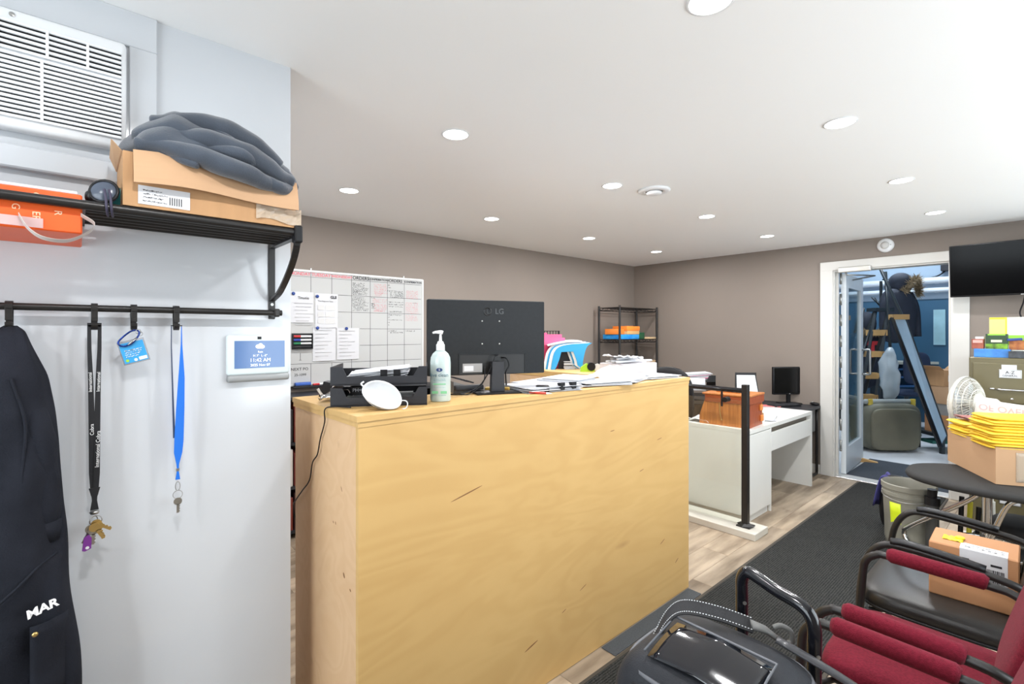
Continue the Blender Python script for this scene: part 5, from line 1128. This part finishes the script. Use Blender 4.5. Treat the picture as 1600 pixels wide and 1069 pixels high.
b = nb(); tube(b, crv([(-.08, 0, .36), (-.06, 0, .4), (.06, 0, .4), (.08, 0, .36)], 5), .01, 8); obj('grip', b, BLK, t, True)
for k, (x, y, z, s, lab) in enumerate(((-.2, 4.5, .09, (.22, .2, .09), 'black padded cushion lying low under the stool'), (-.12, 4.5, .25, (.2, .18, .06), 'black rolled cushion on top of the low cushion'))):
    b = nb(); sq(b, (0, 0, 0), s, .6, .6, 26, 12); tag(obj('cushion', b, mat('black cushion cloth', (24, 24, 26), .8), None, True, loc=(x, y, z)), lab, 'cushion')
for k, x in enumerate((-.46, -.42, -.38)):
    b = nb(); cyl(b, (x, 4.42+.02*k, 0.0), (x+.01, 4.44+.02*k, .4-.03*k), .014, n=10); tag(obj('tool_rod', b, BLK if k != 1 else mat('yellow rod', (214, 206, 60), .5), None, 'auto'), ('thin black rod', 'thin yellow rod', 'shorter black rod')[k]+' standing between bucket and stool', 'rod')
# black visitor chair behind the stool (arm showing past the box)
# ================================================================ visitor chairs along the right wall
def maroon_chair(label, y, rz=0):
    t = thing('visitor_chair', label, 'chair', (-.28, y, 0), rz, 'maroon visitor chairs')
    b = nb(); sq(b, (-.01, 0, .44), (.24, .245, .045), .35, .6, 40, 12); obj('seat', b, MAROON, t, True)
    b = nb(); sq(b, (.225, 0, .68), (.04, .24, .21), .55, .6, 36, 18, rot('Y', 16)); obj('backrest', b, MAROON, t, True)
    b = nb(); sq(b, (.262, 0, .68), (.018, .225, .195), .5, .5, 30, 12, rot('Y', 16)); obj('back_shell', b, BLK, t, True)
    for s in (-1, 1):
        yy = s*.278
        b = nb(); tube(b, crv([(.24, s*.25, .6), (.18, yy, .645), (.1, yy, .655), (-.15, yy, .66), (-.19, yy, .655), (-.225, yy, .62), (-.235, yy, .55), (-.25, yy, .3), (-.265, yy, .01)], 5), .0135, 10); obj('arm_frame', b, BMET, t, True)
        b = nb(); P = [(.115, yy, .662), (.105, yy, .664), (-.145, yy, .667), (-.158, yy, .667)]; tube(b, P, [.018, .026, .026, .018], 14); obj('arm_pad', b, MAROON, t, True)
        b = nb(); tube(b, crv([(.24, s*.25, .6), (.22, s*.26, .4), (.25, s*.27, .2), (.3, yy, .01)], 5), .0135, 10); obj('rear_leg', b, BMET, t, True)
        b = nb(); tube(b, [(-.24, yy, .4), (-.2, s*.2, .4), (.2, s*.2, .4), (.225, s*.26, .4)], .01, 8); obj('seat_rail', b, BMET, t, True)
    return t
maroon_chair('maroon fabric visitor chair next to the black leather chair', 1.995); maroon_chair('maroon fabric visitor chair nearest the camera behind the black bag', 1.33)
t = thing('leather_chair', 'black leatherette armchair holding a barcoded parcel', 'chair', (-.28, 2.66, 0))
b = nb(); sq(b, (-.02, 0, .425), (.27, .29, .05), .4, .5, 44, 12); obj('seat', b, LEATHER, t, True)
b = nb(); tube(b, [(.1+math.cos(a)*.0-.12+.268*math.copysign(abs(math.cos(a))**.4, math.cos(a))+.0, .288*math.copysign(abs(math.sin(a))**.4, math.sin(a)), .405) for a in [2*PI*i/60 for i in range(60)]], .006, 6, closed=True); obj('piping', b, BLK, t, True)
b = nb(); sq(b, (.26, 0, .74), (.055, .25, .3), .5, .6, 36, 18, rot('Y', 12)); obj('backrest', b, LEATHER, t, True)
for s in (-1, 1):
    yy = s*.262
    b = nb(); tube(b, crv([(.24, s*.23, .58), (.18, yy, .63), (.05, yy, .652), (-.12, yy, .665), (-.2, yy, .652), (-.25, yy, .58), (-.27, yy, .46), (-.275, yy, .3), (-.28, yy, .01)], 5), .0135, 10); obj('arm_frame', b, BMET, t, True)
    b = nb(); P = crv([(.1, yy, .664), (.0, yy, .676), (-.12, yy, .684), (-.17, yy, .678)], 4); tube(b, P, [.02]*len(P), 12, flat=.6); obj('arm_pad', b, BLK, t, True)
    b = nb(); tube(b, crv([(.24, s*.23, .58), (.22, s*.25, .4), (.26, yy, .2), (.3, yy, .01)], 5), .0135, 10); obj('rear_leg', b, BMET, t, True)
    b = nb(); tube(b, [(-.27, yy, .37), (-.2, s*.2, .37), (.22, s*.2, .37)], .01, 8); obj('seat_rail', b, BMET, t, True)
t = thing('parcel', 'cardboard parcel with white barcode label on the leather chair', 'box', (-.23, 2.62, .474), .03)
b = nb(); rbox(b, -.125, .125, -.1, .1, 0, .205, .004, 1); bx_ = obj('carton', b, CARD3, t)
b = nb(); box(b, -.035, .095, -.1012, -.1, .085, .205); box(b, -.035, .095, -.1, -.03, .205, .2062); lb = obj('barcode_label', b, PAPER, t)
b = nb(); x = -.015
while x < .085:
    w_ = random.choice((.001, .002, .0032)); box(b, x, x+w_, -.1018, -.1012, .1, .15); x += w_+random.choice((.0012, .002))
obj('barcode', b, INK, lb)
b = nb(); scrib(b, (-.02, -.08, .2066), (1, 0, 0), (0, 1, 0), .1, .012, 1.3, .0018); scrib(b, (-.02, -.055, .2066), (1, 0, 0), (0, 1, 0), .1, .008, 1.3, .0012); box(b, -.028, -.008, -.1018, -.1012, .165, .172); box(b, .05, .08, -.1018, -.1012, .162, .17); obj('label_print', b, INK, lb)
b = nb(); surf(b, lambda u, v: (-.09+u*.06, -.04+v*.05, .209+.006*noise.noise(V((u*6, v*6, 5)))), 8, 8, .002); sq(b, (-.04, .0, .212), (.015, .012, .006), .9); obj('yellow_sticker', b, mat('yellow sticker', (240, 220, 40), .5), t, True)
# ================================================================ rolling bag in the foreground
BAG = mat('black ballistic nylon', (36, 38, 43), .6, var=.3, scale=18, bump=.3, bscale=350, spec=.25)
t = thing('rolling_bag', 'black wheeled tool bag with tall tube handle in front of chairs', 'bag', (-.56*.72, 1.17*.72, .42)); t.scale = (.72, .72, .72)
b = nb(); sq(b, (0, 0, .37), (.205, .185, .345), .35, .32, 48, 26, None, .012, 5, 4); obj('body', b, BAG, t, True)
b = nb(); sq(b, (0, 0, .665), (.165, .15, .07), .5, .7, 40, 14, None, .01, 6, 9); obj('top_lid', b, BAG, t, True)
PIP = mat('grey piping', (84, 86, 91), .5)
def loop(rx, ry, z, r, m_, nm, e=.5, y0=0):
    b = nb(); tube(b, [(math.copysign(abs(math.cos(a))**e, math.cos(a))*rx, y0+math.copysign(abs(math.sin(a))**e, math.sin(a))*ry, z) for a in [2*PI*i/48 for i in range(48)]], r, 6, closed=True); obj(nm, b, m_, t, True)
loop(.183, .165, .682, .006, PIP, 'piping'); loop(.195, .176, .655, .009, BLK, 'zipper'); loop(.2, .181, .62, .005, PIP, 'piping')
Mk = rot('X', 0)
b = nb(); surf(b, lambda u, v: (-.11+u*.24, -.135+v*.14, .753-.012*abs(u-.5)*2-.025*(1-v)**2), 10, 8, .002); obj('vinyl_window', b, mat('black vinyl', (18, 19, 24), .06, coat=.4), t, True)
b = nb(); tube(b, [(-.115, -.14, .728), (-.118, .008, .752), (.132, .008, .752), (.135, -.14, .728)], .0035, 6); obj('window_binding', b, PIP, t, True)
WEB = mat('black webbing', (22, 22, 25), .7, bump=.4, bscale=600, stretch=(1, 1, 1))
org = V((-.56, 1.17, 0))
P = crv([L(.37, 1.27, .70)-org, L(.41, 1.285, .755)-org, L(.455, 1.295, .775)-org, L(.54, 1.29, .762)-org, L(.63, 1.28, .735)-org], 6)
b = nb()
up = V((.35, -.5, .9)).normalized()
def ribbon(b, P, w, th):
    for i, (p, q) in enumerate(zip(P[:-1], P[1:])):
        d = (q-p).normalized(); s = V((RX*-.0, 0, 0))+V((.28, -.55, -.35)).normalized()*w/2; n = d.cross(s).normalized()*th
        prism(b, [p-s, q-s, q+s, p+s], n)
ribbon(b, P, .042, .004); obj('carry_strap', b, WEB, t)
st = nb()
for off in (-.016, .016):
    s = V((.28, -.55, -.35)).normalized()*off
    for i in range(0, len(P)-1):
        for f0 in (0, .5):
            p = P[i].lerp(P[i+1], f0); q = P[i].lerp(P[i+1], f0+.22); d = (q-p).normalized(); n = d.cross(V((.28, -.55, -.35))).normalized()
            n = n if n.z > 0 else -n
            cyl(st, p+s+n*.0045, q+s+n*.0045, .001, n=4)
obj('stitching', st, mat('reflective stitch', (225, 226, 228), .5), t)
GRH = mat('grey nylon hook', (96, 96, 94), .5)
b = nb(); P2 = [L(.625, 1.28, .737)-org, L(.66, 1.277, .725)-org, L(.69, 1.27, .705)-org]
tube(b, P2, [.02, .017, .012], 10, flat=.5); obj('hook_body', b, GRH, t, True)
b = nb(); tube(b, crv([L(.685, 1.272, .706)-org, L(.706, 1.265, .695)-org, L(.722, 1.262, .705)-org, L(.718, 1.262, .73)-org, L(.695, 1.265, .742)-org, L(.678, 1.268, .735)-org], 6), .0065, 8); obj('hook', b, GRH, t, True)
A_, B_ = L(.658, 1.4, 0)-org, L(.764, 1.236, 0)-org
def hp(f, z): v = A_.lerp(B_, f); return V((v.x, v.y, z))
b = nb(); tube(b, crv([hp(0, -.45), hp(0, .5), hp(0, .74), hp(.0, .79), hp(.06, .817), hp(.16, .822), hp(.5, .806), hp(.78, .798), hp(.93, .785), hp(1, .75), hp(1.0, .68), hp(1, .5), hp(1, -.45)], 6), .0165, 14); hd = obj('tube_handle', b, GLOSSBLK, t, True)
for f, z in ((0, .735), (1, .69)):
    b = nb(); p = hp(f, z); d = L(0, -1, 0).normalized(); cyl(b, p+d*.014, p+d*.019, .005, n=10); obj('rivet', b, STEEL, hd)
for x in (-.15, .15):
    b = nb(); cyl(b, (x-.03, .19, -.513), (x+.03, .19, -.513), .07, n=18); obj('wheel', b, BLK, t, 'auto')
b = nb(); rbox(b, -.19, .19, -.17, .17, -.583, -.54, .006, 1); obj('base_plate', b, BLK, t)
b = nb(); sq(b, (0, 0, -.22), (.2, .18, .33), .35, .3, 40, 16, None, .012, 5, 7); obj('lower_body', b, BAG, t, True)
b = nb(); tube(b, crv([L(.66, 1.22, .735)-org, L(.76, 1.14, .70)-org, L(.84, 1.1, .655)-org], 5), .014, 8, flat=.5); obj('edge_band', b, mat('smoky vinyl edge', (58, 58, 61), .3), t, True)
# ================================================================ things beyond the door
t = thing('padded_case', 'worn olive grey padded case with yellow buckles on workshop floor', 'case', L(4.8, 6.3, 0), TH)
OG = mat('worn olive grey vinyl', (98, 98, 84), .6, var=.3, scale=5)
b = nb(); sq(b, (0, .0, .31), (.36, .2, .3), .35, .42, 40, 20); obj('body', b, OG, t, True)
b = nb(); sq(b, (-.01, -.19, .29), (.3, .03, .26), .35, .35, 36, 14); obj('front_pad', b, mat('dusty olive vinyl', (110, 106, 88), .65, var=.25, scale=3), t, True)
b = nb(); tube(b, [(-.34, -.05, .6), (-.3, -.07, .62), (.3, -.07, .62), (.34, -.05, .6)], [.02, .035, .035, .02], 12); obj('top_roll', b, mat('grey roll', (140, 146, 144), .6), t, True)
for x in (-.26, .28):
    b = nb(); rbox(b, x-.025, x+.025, -.12, -.09, .53, .66, .006, 2); obj('buckle', b, mat('ochre buckle', (190, 168, 60), .5), t)
b = nb(); prism(b, [(.33, -.05, .02), (.42, -.05, .18), (.44, -.05, .2), (.4, -.05, .06)], (0, .2, 0)); obj('side_flap', b, OG, t)
LAD = mat('black ladder paint', (30, 38, 42), .4); RUNG = mat('raw wood step', (196, 156, 98), .6, var=.15)
t = thing('step_ladder', 'black step ladder with raw wooden treads in the workshop', 'ladder', L(4.95, 6.9, 0), TH)
tp = 1.8
for (x0, x1, y0, y1) in ((-.28, .18, -.2, .0), (-.05, .35, -.2, .0), (-.2, .2, .35, .05), (.1, .4, .35, .05)):
    b = nb(); tube(b, [(x0, y0, 0), (x1, y1, tp)], .024, 4); obj('rail', b, LAD, t)
for k in range(5):
    f = (k+1)/6; x = -.28+.46*f; y = -.2+.2*f
    b = nb(); box(b, x, x+.235-.06*f*.2, y-.02, y+.12, tp*f-.04, tp*f+.04); st_ = obj('tread', b, RUNG, t)
b = nb(); box(b, .14, .4, -.06, .12, tp, tp+.05); obj('top_cap', b, LAD, t)
for k, (p, q) in enumerate((((-.36, .1, 0), (.22, .2, 1.85)), ((-.32, .05, 0), (.3, .15, 1.6)), ((.3, -.1, 2.33), (.42, -.05, 1.0)))):
    b = nb(); tube(b, [p, q], .018, 6); tag(obj('metal_pole', b, LAD, None, True, loc=L(4.78+.0*k, 6.75, 0), rz=TH), ('long dark pole leaning left of the ladder', 'second dark pole leaning by the ladder', 'dark pole sloping from above the ladder')[k], 'pole')
b = nb(); tube(b, [L(4.83, 6.42, 2.36), L(5.16, 6.42, 1.63), L(5.2, 6.42, 1.5)], .02, 6); tag(obj('metal_pole', b, LAD, None, True), 'steep dark pole crossing in front of the hooded parka', 'pole')
t = thing('framed_pane', 'black framed pale panel leaning beside the ladder', 'panel', L(4.78*.955, 6.0*.955, .06), TH)
fl = [(0, .15, 1.62), (.26, .27, 1.62), (.64, .12, .2), (.37, -.1, .12)]
b = nb(); prism(b, fl, (0, .03, .01)); obj('pane', b, mat('pale blue pane', (176, 200, 216), .25, var=.1), t)
for i in range(4):
    p, q = V(fl[i]), V(fl[(i+1) % 4]); b = nb(); tube(b, [p, q], (.014, .012, .014, .024)[i], 6); obj('frame_bar', b, GLOSSBLK if i == 3 else LAD, t)
b = nb(); box(b, .0, .2, .13, .2, 1.6, 1.66); obj('wood_cap', b, RUNG, t)
def parka(label, a, d, z0, z1, w_, hood, red=False):
    t = thing('parka', label, 'coat', L(a, d, z0), TH)
    h_ = z1-z0; CO = mat('navy parka cloth', (30, 36, 50), .8, var=.25, scale=8)
    b = nb(); sq(b, (0, 0, h_*.4), (w_, .16, h_*.4), .7, .6, 30, 18, None, .03, 5, a); obj('body', b, CO, t, True)
    for s in (-1, 1):
        b = nb(); tube(b, crv([(s*w_*.6, -.02, h_*.72), (s*w_*1.0, -.03, h_*.5), (s*w_*1.05, -.05, h_*.1)], 6), [.06]*13, 10); obj('sleeve', b, CO, t, True)
    b = nb(); sq(b, (hood*.3, 0, h_*.86), (.15, .14, h_*.16), .9, .9, 24, 14); obj('hood', b, CO, t, True)
    b = nb()
    P = crv([(hood-.12, -.12, h_*.74), (hood-.05, -.15, h_*.85), (hood+.05, -.14, h_*.92), (hood+.1, -.1, h_*.82), (hood+.13, -.08, h_*.7)], 6) if hood else crv([(-.2, -.05, h_*.72), (-.1, -.17, h_*.74), (.1, -.17, h_*.74), (.2, -.05, h_*.72)], 6)
    for p in P:
        for _ in range(46):
            o_ = V((random.gauss(0, .022), random.gauss(0, .022), random.gauss(0, .022))); cyl(b, p+o_*.3, p+o_*1.7, .006, .001, 4)
    obj('fur_trim', b, mat('tan fur', (142, 124, 96), .9, var=.3, scale=20), t)
    if red:
        b = nb(); box(b, -.14, .14, -.2, -.17, h_*.58, h_*.63); box(b, -.05, .0, -.205, -.17, h_*.42, h_*.6); obj('red_ribbon', b, mat('red ribbon', (176, 40, 44), .6), t)
parka('dark hooded parka with tan fur hanging above the ladder', 5.8, 7.35, 1.34, 2.38, .23, .12); parka('dark parka with red ribbon hanging behind the glass door', 5.78, 8.0, .59, 1.82, .21, 0, True)
t = thing('coat_stand', 'dark coat stand holding the parkas in the workshop', 'coat stand', L(5.72, 7.58, 0))
b = nb(); cyl(b, (0, 0, 0), (0, 0, 2.3), .02, n=10); obj('pole', b, LAD, t, 'auto')
for k in range(4): a = PI/4+k*PI/2; b = nb(); tube(b, crv([(0, 0, .25), (math.cos(a)*.2, math.sin(a)*.2, .1), (math.cos(a)*.3, math.sin(a)*.3, .01)], 4), .014, 8); obj('foot', b, LAD, t, True)
for k in range(4): a = PI/4+k*PI/2; b = nb(); tube(b, [(0, 0, 1.9), (math.cos(a)*.14, math.sin(a)*.14, 2.05)], .01, 8); obj('peg', b, LAD, t, True)
b = nb(); sq(b, (0, 0, .95), (.1, .08, .35), .8, .8, 22, 18, None, .04, 9, 6); tag(obj('plastic_bag', b, mat('hazy plastic bag', (178, 190, 196), .25, trans=.3), None, True, loc=L(4.98, 6.45, 0)), 'hazy plastic bag hanging between the ladder and framed panel', 'bag')
t = thing('utility_cart', 'low dark cart carrying cartons beside the doorway', 'cart', L(5.57, 6.22, 0), TH)
b = nb(); box(b, -.28, .3, -.2, .25, .2, .24); obj('deck', b, LAD, t)
for x in (-.24, .26):
    for y in (-.16, .2): b = nb(); box(b, x-.02, x+.02, y-.02, y+.02, 0, .2); obj('leg', b, LAD, t)
b = nb(); box(b, -.2, .22, .02, .2, .08, .12); obj('lower_shelf', b, mat('teal shelf', (40, 110, 100), .6), t)
def carton(label, a, d, z, s, m_, opn=False):
    r = thing('carton', label, 'box', L(a, d, z), TH+.15)
    b = nb(); box(b, -s[0]/2, s[0]/2, -s[1]/2, s[1]/2, 0, s[2]); obj('body', b, m_, r)
    if opn:
        for sx in (-1, 1): b = nb(); prism(b, [(sx*s[0]/2, -s[1]/2, s[2]), (sx*s[0]/2, s[1]/2, s[2]), (sx*(s[0]/2+.07), s[1]/2, s[2]+.05), (sx*(s[0]/2+.07), -s[1]/2, s[2]+.05)], (0, 0, .004)); obj('flap', b, m_, r)
    b = nb(); box(b, -s[0]*.3, s[0]*.3, -s[1]/2-.002, -s[1]/2, s[2]*.3, s[2]*.7); pn = obj('print_panel', b, PAPER2, r)
    b = nb(); scrib(b, (-s[0]*.25, -s[1]/2-.003, s[2]*.4), (1, 0, 0), (0, 0, 1), s[0]*.5, s[2]*.15, 1, .008); obj('print', b, INK, pn)
carton('brown carton at the bottom of the stack on the cart', 5.57, 6.22, .242, (.4, .3, .22), CARD3); carton('printed grey carton in the middle of the cart stack', 5.57, 6.22, .464, (.36, .3, .14), mat('grey carton', (150, 148, 144), .6, var=.1)); carton('pale carton above the printed grey carton', 5.57, 6.22, .606, (.38, .3, .22), CARD2); carton('open brown carton on top of the cart stack', 5.52, 6.24, .828, (.3, .24, .2), CARD, True)
t = thing('workshop_desk', 'blue topped workshop desk against the far blue wall', 'desk', L(6.8, 8.35, 0), TH)
b = nb(); box(b, -.5, .6, -.3, .3, .98, 1.02); obj('top', b, mat('pale desk edge', (190, 190, 176), .5), t)
for z in (.6, .75, .88): b = nb(); box(b, -.48, .58, -.28, .28, z, z+.03); obj('shelf', b, mat('blue shelf', (48, 92, 140), .5), t)
for x in (-.46, .56): b = nb(); box(b, x-.02, x+.02, -.28, .28, 0, .98); obj('leg_panel', b, LAD, t)
t = thing('task_chair', 'navy task chair standing before the workshop desk', 'chair', L(6.25, 7.65, 0), TH)
b = nb(); sq(b, (0, -.1, .95), (.2, .05, .25), .6, .6); obj('backrest', b, mat('navy chair cloth', (32, 46, 72), .8), t, True)
b = nb(); sq(b, (0, .1, .55), (.22, .22, .05), .6, .6); obj('seat', b, MATS['navy chair cloth'], t, True)
b = nb(); cyl(b, (0, .1, .05), (0, .1, .52), .03, n=12); cyl(b, (0, -.08, .55), (0, -.1, .8), .02, n=8); obj('column', b, LAD, t)
b = nb(); cyl(b, (0, .1, 0), (0, .1, .05), .26, .06, n=5); obj('base', b, LAD, t)
b = nb(); box(b, -1.42, -1.27, BY1-.02, BY1-.001, 1.3, 1.88); tag(obj('wall_poster', b, mat('pale teal poster', (150, 190, 200), .5, var=.2, scale=5)), 'pale poster on the blue workshop wall', 'poster')
b = nb(); prism(b, [(-1.56, 6.78, .001), (-1.4, 6.84, .001), (-1.4, 6.84, .012), (-1.56, 6.78, .045)], (-.02, .06, 0)); tag(obj('door_wedge', b, RUNG), 'raw wood wedge on the floor by the open door', 'wedge')
